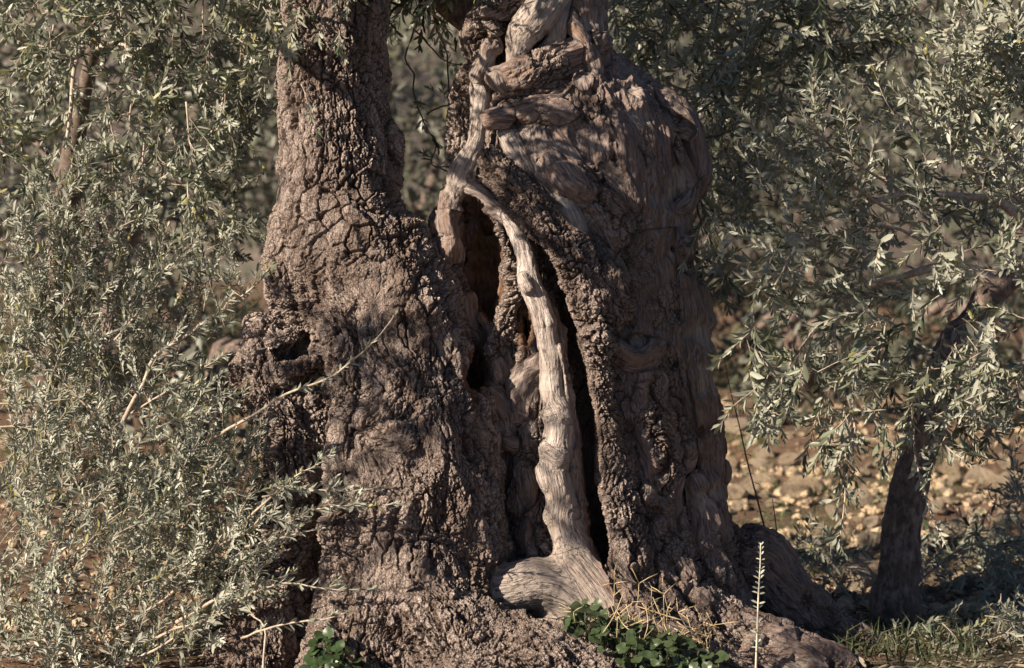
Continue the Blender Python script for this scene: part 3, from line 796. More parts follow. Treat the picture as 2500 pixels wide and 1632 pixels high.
def old_olive():
    V, Q, strokes, carves = build_trunk()
    V = relax(V, Q, 2, 0.5)
    N, fn = normals(V, Q)
    fc = V[Q].mean(1)
    fnu = fn / (np.linalg.norm(fn, axis=1)[:, None] + 1e-12)
    view = fc - CAM_POS
    view /= np.linalg.norm(view, axis=1)[:, None]
    pick = ((fnu * view).sum(1) < 0.25) & (fc[:, 2] > -0.05)
    V, Q, (bm, ba, bb) = refine(V, Q, pick)
    V = relax(V, Q, 1, 0.5)
    N, fn = normals(V, Q)
    sid, grain, wood, pale, inner, cut = stroke_coords(V, strokes, carves)
    wood = np.clip(wood + (0.75 * fbm(V * 7, 2, 121) + .3 * fbm(V * 22, 2, 123)) * smooth01(wood, .08, .25) * (1 - smooth01(wood, .62, .8)), 0, 1)
    # warp the grain so nothing runs ruler-straight
    wv = V * 6.0
    G = grain + 0.018 * np.stack((vnoise(wv, 1), vnoise(wv + 31, 2), vnoise(wv + 57, 3)), 1)
    G2 = G + 0.005 * np.stack((vnoise(V * 34, 4), vnoise(V * 34 + 31, 5), vnoise(V * 34 + 57, 6)), 1)
    soft = 1 - 0.35 * pale
    notsm = 1 - smooth01(wood, 0.55, .85) * 0.82
    # folds and swellings that follow the grain
    up = smooth01(V[:, 2], 1.35, 1.75)
    fold = 1 - 2 * np.abs(fbm(G * np.array((9, 9, 3.0)), 2, 21))
    k1, k2, krid = worley(V * 7.5 + 0.25 * np.stack((wv[:, 2], wv[:, 0], wv[:, 1]), 1), 13)
    dent = (1 - smooth01(k1, 0.05, 0.45)) * np.where(krid > 0.62, -1.0, np.where(krid < 0.3, 0.8, 0.0))
    strg = smooth01(wood, .1, .3) * (1 - smooth01(wood, .65, .85))
    fold2 = 1 - 2 * np.abs(fbm(G * np.array((17, 17, 3.2)), 2, 23))
    low = 0.020 * fold * notsm + (0.012 * fbm(V * 12, 2, 31) + 0.008 * fbm(V * 30, 2, 37)) * notsm * (1 - .65 * strg) + 0.022 * dent * notsm * (1 - 0.6 * up) * (1 - .5 * strg)
    low += 0.016 * np.sign(fold2) * np.abs(fold2) ** 1.5 * strg
    low += (0.0045 * fbm(V * 14, 2, 41) + 0.004 * fbm(V * 34, 2, 43)) * (1 - notsm)
    # bark plates: small and swirling low down, long and straight on the upper stem
    bark = 1 - smooth01(wood, 0.10, 0.5)
    bark *= 1 - 0.6 * inner
    plate = np.full(len(V), 0.5, np.float32)
    crack = np.zeros(len(V), np.float32)
    relief = np.zeros(len(V), np.float32)
    ii = np.nonzero(bark > 0.02)[0]
    W = V[ii]
    swirl = 0.055 * (1 - 0.75 * up[ii])[:, None] * np.stack((vnoise(W * 5, 91), vnoise(W * 5 + 31, 92), vnoise(W * 5 + 57, 93)), 1)
    Gs = G2[ii] + swirl + 0.004 * np.stack((vnoise(W * 70, 94), vnoise(W * 70 + 31, 95), vnoise(W * 70 + 57, 96)), 1)
    stretch = np.stack((np.full(len(ii), 112.0), np.full(len(ii), 112.0), 58 - 34 * up[ii]), 1)
    f1, f2, rid = worley(Gs * stretch, 3, 1.0)
    g1, g2, rg = worley(Gs * stretch * 1.6 + 5.5, 5, 1.0)
    b1, b2, rb = worley(Gs * np.array((38, 38, 15)), 9, 1.0)
    v1, v2, rv = worley(Gs * np.stack((16 + 0 * up[ii], 16 + 0 * up[ii], 4.2 - 2.2 * up[ii]), 1), 15, 1.0)
    crv = (1 - smooth01(v2 - v1, 0.0, 0.10)) * smooth01(vnoise(W * 6, 16), -.5, .3)
    rough = 0.28 + 1.0 * smooth01(fbm(W * 5, 2, 17), -.35, .35)
    cr = 1 - smooth01(f2 - f1, 0.0, 0.20)
    crs = 1 - smooth01(g2 - g1, 0.0, 0.22)
    crb = 1 - smooth01(b2 - b1, 0.0, 0.13)
    mixn = smooth01(fbm(W * 4, 2, 97), -0.15, 0.25)
    lone = smooth01(vnoise(Gs * np.array((40, 40, 18)), 98), -0.5, 0.4)
    relief[ii] = -0.019 * crv + 0.010 * (rv - .5) + rough * (-0.0072 * cr * (0.35 + 0.65 * lone) - 0.0034 * crs * (.3 + .7 * mixn) - 0.010 * crb + 0.005 * (rid - 0.5) + 0.003 * (rg - 0.5) + 0.006 * (rb - .5)
                  + 0.004 * fbm(Gs * np.array((150, 150, 80)), 2, 8))
    plate[ii] = np.clip(0.40 * rid + 0.25 * rg + 0.25 * rb + 0.25 * fbm(W * 9, 2, 99) + 0.08, 0, 1)
    crack[ii] = np.clip(np.maximum(np.maximum(cr * (0.3 + 0.7 * lone), crb), crv) + 0.3 * crs * mixn, 0, 1)
    # stringy wood: long raised fibres
    stringy = smooth01(wood, 0.12, 0.45) * (1 - smooth01(wood, 0.6, 0.95))
    fibre = fbm(G2 * np.array((92, 92, 7.5)), 3, 61)
    fib_l = fbm(G2 * np.array((28, 28, 3.0)), 2, 71)
    rip = vnoise(G2 * np.array((14, 14, 75)), 81)
    disp = low * soft + relief * bark + stringy * (0.008 * fibre + 0.009 * fib_l) + 0.0028 * fibre * smooth01(wood, .6, 1) + pale * 0.0013 * rip
    disp *= 1 - 0.35 * cut
    V2 = V + N * disp[:, None]
    V2[bm] = 0.5 * (V2[ba] + V2[bb])
    N2, _ = normals(V2, Q)
    return V2, Q, N2, sid, strokes, dict(grain=G, wood=wood, pale=pale, inner=inner, plate=plate, crack=crack)


TREE = empty('olive_tree', at(1250, 1600, 0), 'massive old olive tree with a gnarled twin trunk, hollows and a pale dead strip', 'tree')


def split_tree():
    V, Q, N, sid, strokes, A = old_olive()
    parts = [s[0] for s in strokes]
    # a part is a run of strokes that belong together; each root and each piece of bare wood is its own object
    fs = sid[Q[:, 0]]
    names = []
    roots, keys = {}, []
    for i, p in enumerate(parts):
        if p in ('trunk', 'stem', 'burl'):
            keys.append((p, 0))
        else:
            keys.append((p, i))
    ukeys = sorted(set(keys))
    kid = np.array([ukeys.index(k) for k in keys])
    fk = kid[fs]
    order = {}
    for u, (p, _) in enumerate(ukeys):
        sel = Q[fk == u]
        if len(sel) < 40:
            continue
        used, inv = np.unique(sel, return_inverse=True)
        me = mesh_np(p, V[used], inv.reshape(-1, 4), True, {k: v[used] for k, v in A.items()})
        me.normals_split_custom_set_from_vertices(N[used].tolist())
        add(p, me, TREE, M_BARK)


import time as _t
_t0 = _t.time()
split_tree()
print('tris', sum(len(c.data.polygons) for c in TREE.children) * 2)
print('trunk', _t.time() - _t0)

# ------------------------------------------------------------------ setting: soil, hillside
def soil_material():
    m, nt, b, out = new_mat('red_soil')
    tc = nd(nt, 'ShaderNodeTexCoord')
    p = tc.outputs['Object']
    n1 = noise(nt, p, 0.9, 4)
    n2 = noise(nt, p, 14, 5, 0.65)
    n3 = noise(nt, p, 70, 4, 0.7)
    c = mixc(nt, ramp01(nt, n2, 0.35, 0.68), (0.125, 0.064, 0.038), (0.27, 0.170, 0.105))
    c = mixc(nt, ramp01(nt, n1, 0.45, 0.68), c, (0.105, 0.088, 0.045))
    c = mixc(nt, ramp01(nt, n3, 0.56, 0.75), c, (0.46, 0.335, 0.215))
    nt.links.new(c, b.inputs['Base Color'])
    b.inputs['Roughness'].default_value = 0.95
    bump = nd(nt, 'ShaderNodeBump')
    bump.inputs['Strength'].default_value = 1.0
    bump.inputs['Distance'].default_value = 0.05
    nt.links.new(mathn(nt, 'ADD', n2, mathn(nt, 'MULTIPLY', n3, 0.5)), bump.inputs['Height'])
    nt.links.new(bump.outputs[0], b.inputs['Normal'])
    return m


def hill_material():
    m, nt, b, out = new_mat('stony_hillside')
    tc = nd(nt, 'ShaderNodeTexCoord')
    p = tc.outputs['Object']
    n1 = noise(nt, p, 0.12, 4)
    n2 = noise(nt, p, 0.7, 5, 0.65)
    n3 = noise(nt, p, 3.2, 4, 0.7)
    c = mixc(nt, ramp01(nt, n1, 0.40, 0.62), (0.080, 0.062, 0.053), (0.135, 0.112, 0.092))
    c = mixc(nt, ramp01(nt, n2, 0.50, 0.62), c, (0.075, 0.078, 0.052))
    c = mixc(nt, ramp01(nt, n3, 0.60, 0.72), c, (0.28, 0.24, 0.20))
    nt.links.new(c, b.inputs['Base Color'])
    b.inputs['Roughness'].default_value = 0.95
    return m


def ground_z(x, y):
    p = np.stack((np.atleast_1d(x), np.atleast_1d(y), np.zeros_like(np.atleast_1d(x))), 1).astype(float)
    z = 0.07 * vnoise(p * 0.7, 201) + 0.035 * vnoise(p * 2.3, 202)
    r = np.hypot(p[:, 0] - .2, p[:, 1])
    z = z * smooth01(r, 0.8, 2.5) + 0.012 * vnoise(p * 9, 203) * smooth01(r, .5, 2)
    z += 0.05 * np.clip(p[:, 1] - 14, 0, 100) * smooth01(p[:, 1], 14, 26)
    return z


def hill_z(x, y):
    p = np.stack((x, y, 0 * x), 1).astype(float)
    return 0.9 + (y - 30) * 0.42 - 4 * (1 - smooth01(y, 22, 34)) + 2.2 * smooth01(y, 26, 40) * vnoise(p * 0.05, 211) + 0.8 * vnoise(p * 0.16, 212) + 0.35 * vnoise(p * .5, 213)


def grid_mesh(name, xs, ys, zf):
    X, Y = np.meshgrid(xs, ys)
    z = zf(X.ravel(), Y.ravel())
    V = np.stack((X.ravel(), Y.ravel(), z), 1)
    nx, ny = len(xs), len(ys)
    i = np.arange((nx - 1) * (ny - 1))
    a = (i // (nx - 1)) * nx + i % (nx - 1)
    return mesh_np(name, V, np.stack((a, a + 1, a + nx + 1, a + nx), 1))


def spaced(a, b, n, bias=1.0):
    t = np.linspace(-1, 1, n)
    t = np.sign(t) * np.abs(t) ** bias
    return a + (b - a) * (t + 1) / 2


M_SOIL = soil_material()
ground = add('soil', grid_mesh('soil', spaced(-40, 40, 240, 2.0), np.concatenate((np.linspace(-14, -2, 20), np.linspace(-1.9, 16, 170), np.linspace(16.5, 40, 40))), ground_z), None, M_SOIL)
tag(ground, 'red stony soil under the olive trees', kind='structure')
hill = add('hillside', grid_mesh('hillside', np.linspace(-90, 90, 120), np.linspace(20, 150, 96), hill_z), None, hill_material())
tag(hill, 'grey brown stony hillside behind the grove', kind='structure')


# ------------------------------------------------------------------ foliage
def leaf_material(name, top1, top2, under, rough=0.42, trans=0.12):
    m, nt, b, out = new_mat(name)
    tone = attr(nt, 'tone').outputs['Fac']
    geo = nd(nt, 'ShaderNodeNewGeometry')
    c = mixc(nt, tone, top1, top2)
    c = mixc(nt, ramp01(nt, tone, 0.93, 0.99), c, (top2[0] * 1.15, top2[1] * .98, top2[2] * .55))
    c = mixc(nt, mathn(nt, 'SUBTRACT', 1.0, ramp01(nt, tone, 0.02, 0.14)), c, (top1[0] * .55, top1[1] * .62, top1[2] * .55))
    c = mixc(nt, geo.outputs['Backfacing'], c, under)
    nt.links.new(c, b.inputs['Base Color'])
    b.inputs['Roughness'].default_value = rough
    b.inputs['Specular IOR Level'].default_value = 0.42
    tr = nd(nt, 'ShaderNodeBsdfTranslucent')
    nt.links.new(c, tr.inputs[0])
    mx = nd(nt, 'ShaderNodeMixShader')
    mx.inputs[0].default_value = trans
    nt.links.new(b.outputs[0], mx.inputs[1])
    nt.links.new(tr.outputs[0], mx.inputs[2])
    nt.links.new(mx.outputs[0], out.inputs[0])
    return m


def twig_material(name, c1, c2):
    m, nt, b, out = new_mat(name)
    tc = nd(nt, 'ShaderNodeTexCoord')
    n = noise(nt, tc.outputs['Object'], 60, 3, 0.6)
    nt.links.new(mixc(nt, ramp01(nt, n, 0.35, 0.65), c1, c2), b.inputs['Base Color'])
    b.inputs['Roughness'].default_value = 0.7
    return m


M_LEAF = leaf_material('olive_leaf', (0.095, 0.122, 0.070), (0.225, 0.247, 0.165), (0.32, 0.335, 0.27))
M_LEAF2 = leaf_material('olive_leaf_grey', (0.135, 0.163, 0.110), (0.275, 0.298, 0.222), (0.35, 0.365, 0.30))
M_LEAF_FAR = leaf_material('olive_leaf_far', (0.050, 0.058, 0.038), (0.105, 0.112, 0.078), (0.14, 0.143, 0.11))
M_TWIG = twig_material('olive_twig', (0.33, 0.255, 0.20), (0.52, 0.43, 0.35))
M_TWIGD = twig_material('olive_twig_dark', (0.09, 0.065, 0.05), (0.17, 0.125, 0.10))

# one leaf: base, two rows of three, tip; folded along the midrib and bent back a little
LEAF_T = np.array([(0, 0, 0), (.24, -.40, .04), (.26, 0, 0), (.24, .40, .04), (.70, -.5, .03), (.72, 0, -.02), (.70, .5, .03), (1, 0, -.05)])
LEAF_TRI = np.array([(0, 2, 1), (0, 3, 2), (4, 5, 7), (5, 6, 7)])
LEAF_QUAD = np.array([(1, 2, 5, 4), (2, 3, 6, 5)])


def unit(v):
    return v / (np.linalg.norm(v, axis=-1, keepdims=True) + 1e-9)


def tube(P, r, n=5):
    P = np.asarray(P, float)
    r = np.broadcast_to(np.asarray(r, float), (len(P),))
    T = unit(np.gradient(P, axis=0))
    ref = np.array((0.31, 0.17, 0.93))
    if abs(T.mean(0) @ ref) > 0.85 * np.linalg.norm(T.mean(0)):
        ref = np.array((0.9, -0.4, 0.1))
    a = unit(np.cross(T, ref))
    b = np.cross(T, a)
    ang = np.arange(n) * 2 * math.pi / n
    V = P[:, None] + r[:, None, None] * (np.cos(ang)[None, :, None] * a[:, None] + np.sin(ang)[None, :, None] * b[:, None])
    V = V.reshape(-1, 3)
    k = len(P)
    i = np.arange((k - 1) * n)
    row, c = i // n, i % n
    c2 = (c + 1) % n
    F = np.stack((row * n + c, row * n + c2, (row + 1) * n + c2, (row + 1) * n + c), 1)
    V = np.vstack((V, P[:1], P[-1:]))
    e = np.arange(n)
    caps = np.concatenate((np.stack((np.full(n, len(V) - 2), (e + 1) % n, e), 1), np.stack((np.full(n, len(V) - 1), (k - 1) * n + e, (k - 1) * n + (e + 1) % n), 1)))
    return V, F, caps


class Mass:
    """Collects tubes into one mesh."""
    def __init__(self):
        self.v, self.q, self.t, self.n = [], [], [], 0

    def tube(self, P, r, n=5):
        V, F, C = tube(P, r, n)
        self.v.append(V); self.q.append(F + self.n); self.t.append(C + self.n)
        self.n += len(V)

    def mesh(self, name):
        return mesh_np(name, np.concatenate(self.v), [np.concatenate(self.q), np.concatenate(self.t)])


class Foliage:
    def __init__(self, seed, length=0.04, ratio=0.24, spacing=0.016, angle=48, pairs=True):
        self.g = np.random.RandomState(seed)
        self.L, self.ratio, self.sp, self.ang = length, ratio, spacing, angle
        self.pairs = pairs
        self.face = .55              # leaves turn their upper side to the light
        self.B, self.D, self.N, self.S, self.T = [], [], [], [], []
        self.tw = Mass()
        self.main = []

    def leaves_along(self, P, start=0.12, density=1.0, size=1.0, tone=None):
        g = self.g
        seg = np.linalg.norm(np.diff(P, axis=0), axis=1)
        arc = np.concatenate(([0], np.cumsum(seg)))
        tot = arc[-1]
        s = np.arange(tot * start + g.rand() * self.sp, tot, self.sp / density)
        if not len(s):
            return
        s = np.clip(s + g.normal(0, self.sp * .15, len(s)), 0, tot)
        pos = np.stack([np.interp(s, arc, P[:, i]) for i in range(3)], 1)
        T = unit(np.stack([np.interp(s, arc, np.gradient(P[:, i])) for i in range(3)], 1))
        a = unit(np.cross(T, unit(g.normal(size=3))))
        b = np.cross(T, a)
        k = np.arange(len(s))
        phi = (k % 2) * math.pi / 2 + g.rand() * 6.3 + g.normal(0, .35, len(s))
        u = np.cos(phi)[:, None] * a + np.sin(phi)[:, None] * b
        tn = g.rand() if tone is None else tone
        for sgn in ((1, -1) if self.pairs else (1,)):
            keep = g.rand(len(s)) < 0.9
            n = int(keep.sum())
            if not n:
                continue
            frac = s[keep] / tot
            an = np.radians(np.clip(g.normal(self.ang, 11, n), 12, 95) * (1 - 0.35 * frac))
            d = np.cos(an)[:, None] * T[keep] + np.sin(an)[:, None] * u[keep] * sgn
            d = unit(d + g.normal(0, .10, (n, 3)) + np.array((0, 0, -.06)))
            nn = T[keep] - (T[keep] * d).sum(1)[:, None] * d
            nn = unit(unit(nn) + g.normal(0, .28, (n, 3)) + self.face * np.array(sun_dir))
            nn = unit(nn - (nn * d).sum(1)[:, None] * d)
            self.B.append(pos[keep] + d * 0.001); self.D.append(d); self.N.append(nn)
            self.S.append(self.L * size * np.clip(g.normal(1, .24, n), .4, 1.5) * (1 - 0.35 * frac ** 4))
            self.T.append(np.clip(tn + g.normal(0, .30, n), 0, 1))
        # the tuft at the tip
        n = 3
        d = unit(T[-1] + g.normal(0, .35, (n, 3)))
        nn = unit(np.cross(d, unit(g.normal(size=(n, 3)))))
        self.B.append(np.repeat(P[-1:], n, 0)); self.D.append(d); self.N.append(nn)
        self.S.append(self.L * size * g.uniform(.45, .8, n)); self.T.append(np.clip(tn + g.normal(.1, .2, n), 0, 1))

    def path(self, p, d, length, bend=(0, 0, 0), wob=0.12, n=6):
        g = self.g
        d = unit(np.asarray(d, float))
        P = [np.asarray(p, float)]
        for i in range(n):
            d = unit(d + np.asarray(bend) / n + g.normal(0, wob, 3))
            P.append(P[-1] + d * length / n)
        return catmull(P, 2)

    def shoot(self, p, d, length, r=0.0019, bend=(0, 0, 0), side=0.0, start=0.12, density=1.0, size=1.0, wob=0.10, tone=None):
        P = self.path(p, d, length, bend, wob)
        self.tw.tube(P, np.linspace(r, r * .45, len(P)), 4)
        self.leaves_along(P, start, density, size, tone)
        if side > 0:
            self.laterals(P, length * .5, side, r * .7, bend, density, size, tone)

    def laterals(self, P, length, per_m, r, bend, density=1.0, size=1.0, tone=None, lo=0.15, hi=0.97, spread=45, up=None):
        g = self.g
        arc = np.concatenate(([0], np.cumsum(np.linalg.norm(np.diff(P, axis=0), axis=1))))
        n = g.poisson(arc[-1] * per_m)
        for _ in range(n):
            f = g.uniform(lo, hi)
            s = f * arc[-1]
            p = np.array([np.interp(s, arc, P[:, i]) for i in range(3)])
            j = min(max(int(np.searchsorted(arc, s)) - 1, 0), len(P) - 2)
            t = unit(P[j + 1] - P[j])
            u = unit(np.cross(t, unit(g.normal(size=3))))
            if up is not None:
                u = unit(u + np.asarray(up))
            a = R(max(15, g.normal(spread, 12)))
            self.shoot(p, math.cos(a) * t + math.sin(a) * u, length * g.uniform(.5, 1.25) * (1.1 - .5 * f), r, bend, 0, .08, density, size, .10, tone)

    def branch(self, pts, r0, r1, per_m=14, length=.22, bend=(0, 0, 0), leafy=.35, density=1.0, size=1.0, tone=None, up=None, spread=45, n=6):
        """A main branch along photo points (px, py, depth); kept as a part of its own."""
        P = np.array([at(*q) for q in catmull(pts, 3)])
        P += self.g.normal(0, .0012, P.shape)
        m = Mass()
        m.tube(P, np.linspace(r0, r1, len(P)), n)
        self.main.append(m)
        self.leaves_along(P, 1 - leafy, density, size, tone)
        self.laterals(P, length, per_m, min(r1, .0022), bend, density, size, tone, up=up, spread=spread)

    def arrays(self):
        return [np.concatenate(x) for x in (self.B, self.D, self.N, self.S, self.T)]


def leaf_mesh(name, B, D, N, S, T, ratio, rnd):
    n = len(B)
    W = np.cross(N, D)
    wid = S * ratio * rnd.uniform(.8, 1.2, n)
    V = (B[:, None] + LEAF_T[None, :, 0, None] * (D * S[:, None])[:, None] + LEAF_T[None, :, 1, None] * (W * wid[:, None])[:, None]
         + LEAF_T[None, :, 2, None] * (N * S[:, None] * rnd.uniform(-.4, 2.2, n)[:, None])[:, None])
    off = np.arange(n)[:, None, None] * 8
    return mesh_np(name, V.reshape(-1, 3), [(LEAF_TRI[None] + off).reshape(-1, 3), (LEAF_QUAD[None] + off).reshape(-1, 4)], True, {'tone': np.repeat(T, 8)})


LEAF_PROTO = {}


def leaf_protos(mat, ratio):
    key = (mat.name, ratio)
    if key not in LEAF_PROTO:
        out = []
        rnd = np.random.RandomState(5)
        for i in range(8):
            one = np.ones(1)
            me = leaf_mesh('leaf', np.zeros((1, 3)), np.array([(1., 0, 0)]), np.array([(0, 0, 1.)]), one, one * (i + .5) / 8, ratio, rnd)
            me.materials.append(mat)
            out.append(me)
        LEAF_PROTO[key] = out
    return LEAF_PROTO[key]


def project(P):
    q = P - CAM_POS
    d = q @ FWD
    return 1250 + q[:, 0] / (d * PX / 8), 816 - (q @ UPV) / (d * PX / 8), d


def finish(f, root, mat, twig_mat, single=300, keep=None):
    """Turn a Foliage into the parts of its plant: branches, twigs, the largest leaves one by one, the rest joined."""
    B, D, N, S, T = f.arrays()
    if keep is not None:
        k = keep(B + D * S[:, None] * .5)
        B, D, N, S, T = B[k], D[k], N[k], S[k], T[k]
    for m in f.main:
        add('branch', m.mesh('branch'), root, twig_mat)
    if f.tw.n:
        tag(add('twigs', f.tw.mesh('twigs'), root, twig_mat), kind='stuff')
    pick = np.zeros(len(B), bool)
    if single:
        px, py, d = project(B + D * S[:, None] * .5)
        inside = (px > 5) & (px < 2495) & (py > 5) & (py < 1627)
        view = unit(B - CAM_POS)
        flat = np.sqrt(np.clip(1 - (D * view).sum(1) ** 2, 0, 1)) * (0.35 + np.abs((N * view).sum(1)))
        score = np.where(inside, S * flat / d * (1 + 1.2 * (d.max() - d) / (np.ptp(d) + 1e-6)), 0)
        pick[np.argsort(-score)[:single]] = True
        protos = leaf_protos(mat, f.ratio)
        rl = world_loc(root)
        for i in np.nonzero(pick)[0]:
            o = bpy.data.objects.new('leaf', protos[min(7, int(T[i] * 8))])
            W = np.cross(N[i], D[i])
            s = float(S[i])
            M = Matrix(((D[i][0] * s, W[0] * s, N[i][0] * s, B[i][0] - rl[0]), (D[i][1] * s, W[1] * s, N[i][1] * s, B[i][1] - rl[1]),
                        (D[i][2] * s, W[2] * s, N[i][2] * s, B[i][2] - rl[2]), (0, 0, 0, 1)))
            o.matrix_local = M
            COL.objects.link(o)
            o.parent = root
            o.matrix_parent_inverse = Matrix.Identity(4)
    r = ~pick
    o = add('foliage', leaf_mesh('foliage', B[r], D[r], N[r], S[r], T[r], f.ratio, f.g), root, mat)
    tag(o, kind='stuff')
    return len(B)


def in_poly(px, py, poly):
    c = np.zeros(len(px), bool)
    n = len(poly)
    for i in range(n):
        x1, y1 = poly[i]; x2, y2 = poly[(i + 1) % n]
        m = ((y1 > py) != (y2 > py)) & (px < (x2 - x1) * (py - y1) / ((y2 - y1) or 1e-9) + x1)
        c ^= m
    return c


def fill(f, poly, n, depth, direction, jitter, length, bend=(0, 0, 0), density=1.0, size=1.0, side=0.0, r=.0019, start=.05, clump=(5.0, -.05)):
    """Scatter n shoots through the volume that the polygon sweeps between two depths."""
    g = f.g
    poly = np.array(poly, float)
    lo, hi = poly.min(0), poly.max(0)
    done = 0
    while done < n:
        q = g.uniform(lo, hi)
        if not in_poly(q[:1], q[1:2], poly)[0]:
            continue
        y = g.uniform(*depth)
        p = at(q[0], q[1], y)
        if clump is not None and vnoise(p[None] * clump[0], 77)[0] < g.uniform(-1, 1) * .5 + clump[1]:
            if g.rand() < .85:
                continue
        L = g.uniform(*length)
        d = unit(np.asarray(direction) + g.normal(0, jitter, 3))
        f.shoot(p - d * L * .5, d, L, r, bend, side, start, density, size)
        done += 1


# ------------------------------------------------------------------ low olive shoots in front of the trunk's flank
def left_shrub():
    f = Foliage(101, length=0.036, ratio=0.235, spacing=0.0118, angle=50)
    root = empty('olive_shrub', at(270, 1640, 0), 'bushy grey green olive shoots crowding the base and flank of the old trunk', 'shrub')
    B = f.branch
    up = (0.05, 0, .9)
    B([(255, 1160, -.10), (300, 1030, -.12), (346, 943, -.13), (378, 871, -.14), (432, 835, -.16), (541, 759, -.20), (613, 705, -.24), (662, 650, -.27)], .010, .0022, 16, .13, leafy=.62, up=up)
    B([(500, 1080, -.30), (560, 1046, -.42), (633, 1005, -.52), (700, 962, -.58), (800, 925, -.62), (850, 890, -.64), (910, 838, -.66), (962, 772, -.66)], .0062, .0022, 4, .05, leafy=.8, density=.55, up=up)
    B([(560, 1310, -.30), (608, 1262, -.42), (665, 1211, -.54), (722, 1163, -.60), (771, 1138, -.62), (812, 1104, -.62)], .0055, .0018, 6, .10, leafy=.55, density=.6)
    B([(600, 1335, -.44), (640, 1325, -.52), (710, 1308, -.58), (785, 1290, -.60)], .0040, .0016, 6, .06, leafy=.4, density=.7, up=up)
    B([(560, 1475, -.42), (624, 1447, -.54), (702, 1423, -.62), (795, 1439, -.66), (913, 1440, -.68)], .0050, .0016, 8, .07, leafy=.85, density=.8, up=up)
    B([(590, 1560, -.45), (645, 1537, -.58), (720, 1520, -.63), (795, 1512, -.66), (852, 1496, -.68)], .0048, .0014, 4, .05, leafy=.6, density=.5, up=up)
    B([(640, 1215, -.50), (722, 1195, -.60), (828, 1199, -.66), (942, 1192, -.68)], .0034, .0013, 14, .07, leafy=.9, density=.9, up=up)
    B([(680, 1270, -.50), (803, 1238, -.62), (900, 1236, -.68), (990, 1230, -.72)], .0034, .0013, 12, .07, leafy=.9, density=.9, up=up)
    B([(640, 1660, -.62), (645, 1600, -.60), (645, 1530, -.58), (610, 1500, -.5)], .0045, .0025, 2, .05, leafy=.1)
    B([(285, 1535, -.2), (350, 1498, -.25), (407, 1460, -.3), (470, 1390, -.34), (529, 1337, -.38), (602, 1297, -.42), (660, 1240, -.46)], .0075, .0022, 16, .15, leafy=.45)
    B([(290, 1640, -.3), (330, 1610, -.33), (398, 1577, -.36), (470, 1520, -.38)], .0075, .003, 16, .15, leafy=.3)
    B([(430, 1520, -.35), (520, 1468, -.4), (560, 1450, -.42), (600, 1432, -.44), (690, 1410, -.5)], .0075, .0022, 14, .13, leafy=.4)
    B([(345, 1390, -.2), (374, 1362, -.24), (430, 1305, -.28), (482, 1250, -.3), (560, 1190, -.35)], .0065, .002, 16, .15, leafy=.5)
    B([(380, 1560, -.3), (431, 1533, -.35), (508, 1512, -.4), (600, 1470, -.44)], .006, .002, 14, .13, leafy=.4)
    B([(200, 900, .0), (227, 875, .0), (303, 806, -.04), (396, 680, -.08), (461, 594, -.1)], .006, .002, 18, .16, leafy=.6, up=up)
    B([(210, 960, .1), (190, 820, .1), (150, 690, .08), (138, 600, .08), (100, 480, .08), (60, 430, .06)], .006, .002, 22, .17, leafy=.6, up=up)
    B([(170, 760, .05), (195, 660, .05), (250, 590, .02), (300, 552, .0), (345, 530, -.02)], .005, .002, 18, .16, leafy=.6, up=up)
    B([(230, 900, .0), (140, 800, .0), (80, 745, .0), (20, 690, .0)], .005, .002, 20, .16, leafy=.7, up=up)
    B([(240, 1020, -.05), (180, 960, -.05), (100, 880, -.05), (20, 830, -.05)], .005, .002, 20, .16, leafy=.7, up=up)
    B([(180, 760, .05), (140, 640, .1), (145, 520, .12), (190, 430, .14), (215, 380, .15)], .005, .002, 20, .17, leafy=.7, up=up)
    B([(320, 1010, -.1), (400, 960, -.14), (470, 915, -.18), (530, 880, -.2)], .0045, .0018, 16, .11, leafy=.7, up=up)
    B([(330, 1020, -.1), (430, 1010, -.14), (500, 985, -.2), (560, 950, -.25)], .0045, .0018, 16, .11, leafy=.7, up=up)
    B([(-30, 985, -.1), (60, 985, -.1), (160, 975, -.1), (260, 960, -.1)], .004, .002, 16, .12, leafy=.8, up=up)
    B([(-30, 1040, -.1), (60, 1045, -.12), (140, 1060, -.12), (260, 1075, -.12)], .004, .002, 18, .12, leafy=.8, up=up)
    low = [(0, 1010), (150, 985), (330, 960), (450, 960), (560, 1020), (600, 1120), (640, 1210), (660, 1330), (640, 1480), (600, 1632), (0, 1632)]
    fill(f, low, 330, (-.42, .25), (.32, -.15, .68), .42, (.20, .42), bend=(0, 0, .2))
    fill(f, [(430, 960), (600, 960), (640, 1060), (640, 1200), (560, 1260), (450, 1150)], 46, (-.42, -.1), (.45, -.2, .55), .5, (.10, .22))
    fill(f, [(540, 1180), (680, 1180), (740, 1260), (660, 1360), (660, 1500), (560, 1500)], 26, (-.60, -.40), (.5, -.2, .45), .5, (.08, .18))
    mid = [(0, 500), (110, 440), (240, 520), (400, 560), (560, 640), (600, 720), (520, 820), (420, 900), (300, 980), (0, 1000)]
    fill(f, mid, 150, (-.1, .5), (.15, -.1, .85), .4, (.20, .38))
    fill(f, [(0, 500), (110, 440), (240, 520), (330, 700), (300, 980), (0, 1000)], 60, (-.1, .3), (.0, -.1, .9), .4, (.16, .30))
    return finish(f, root, M_LEAF2, M_TWIG)


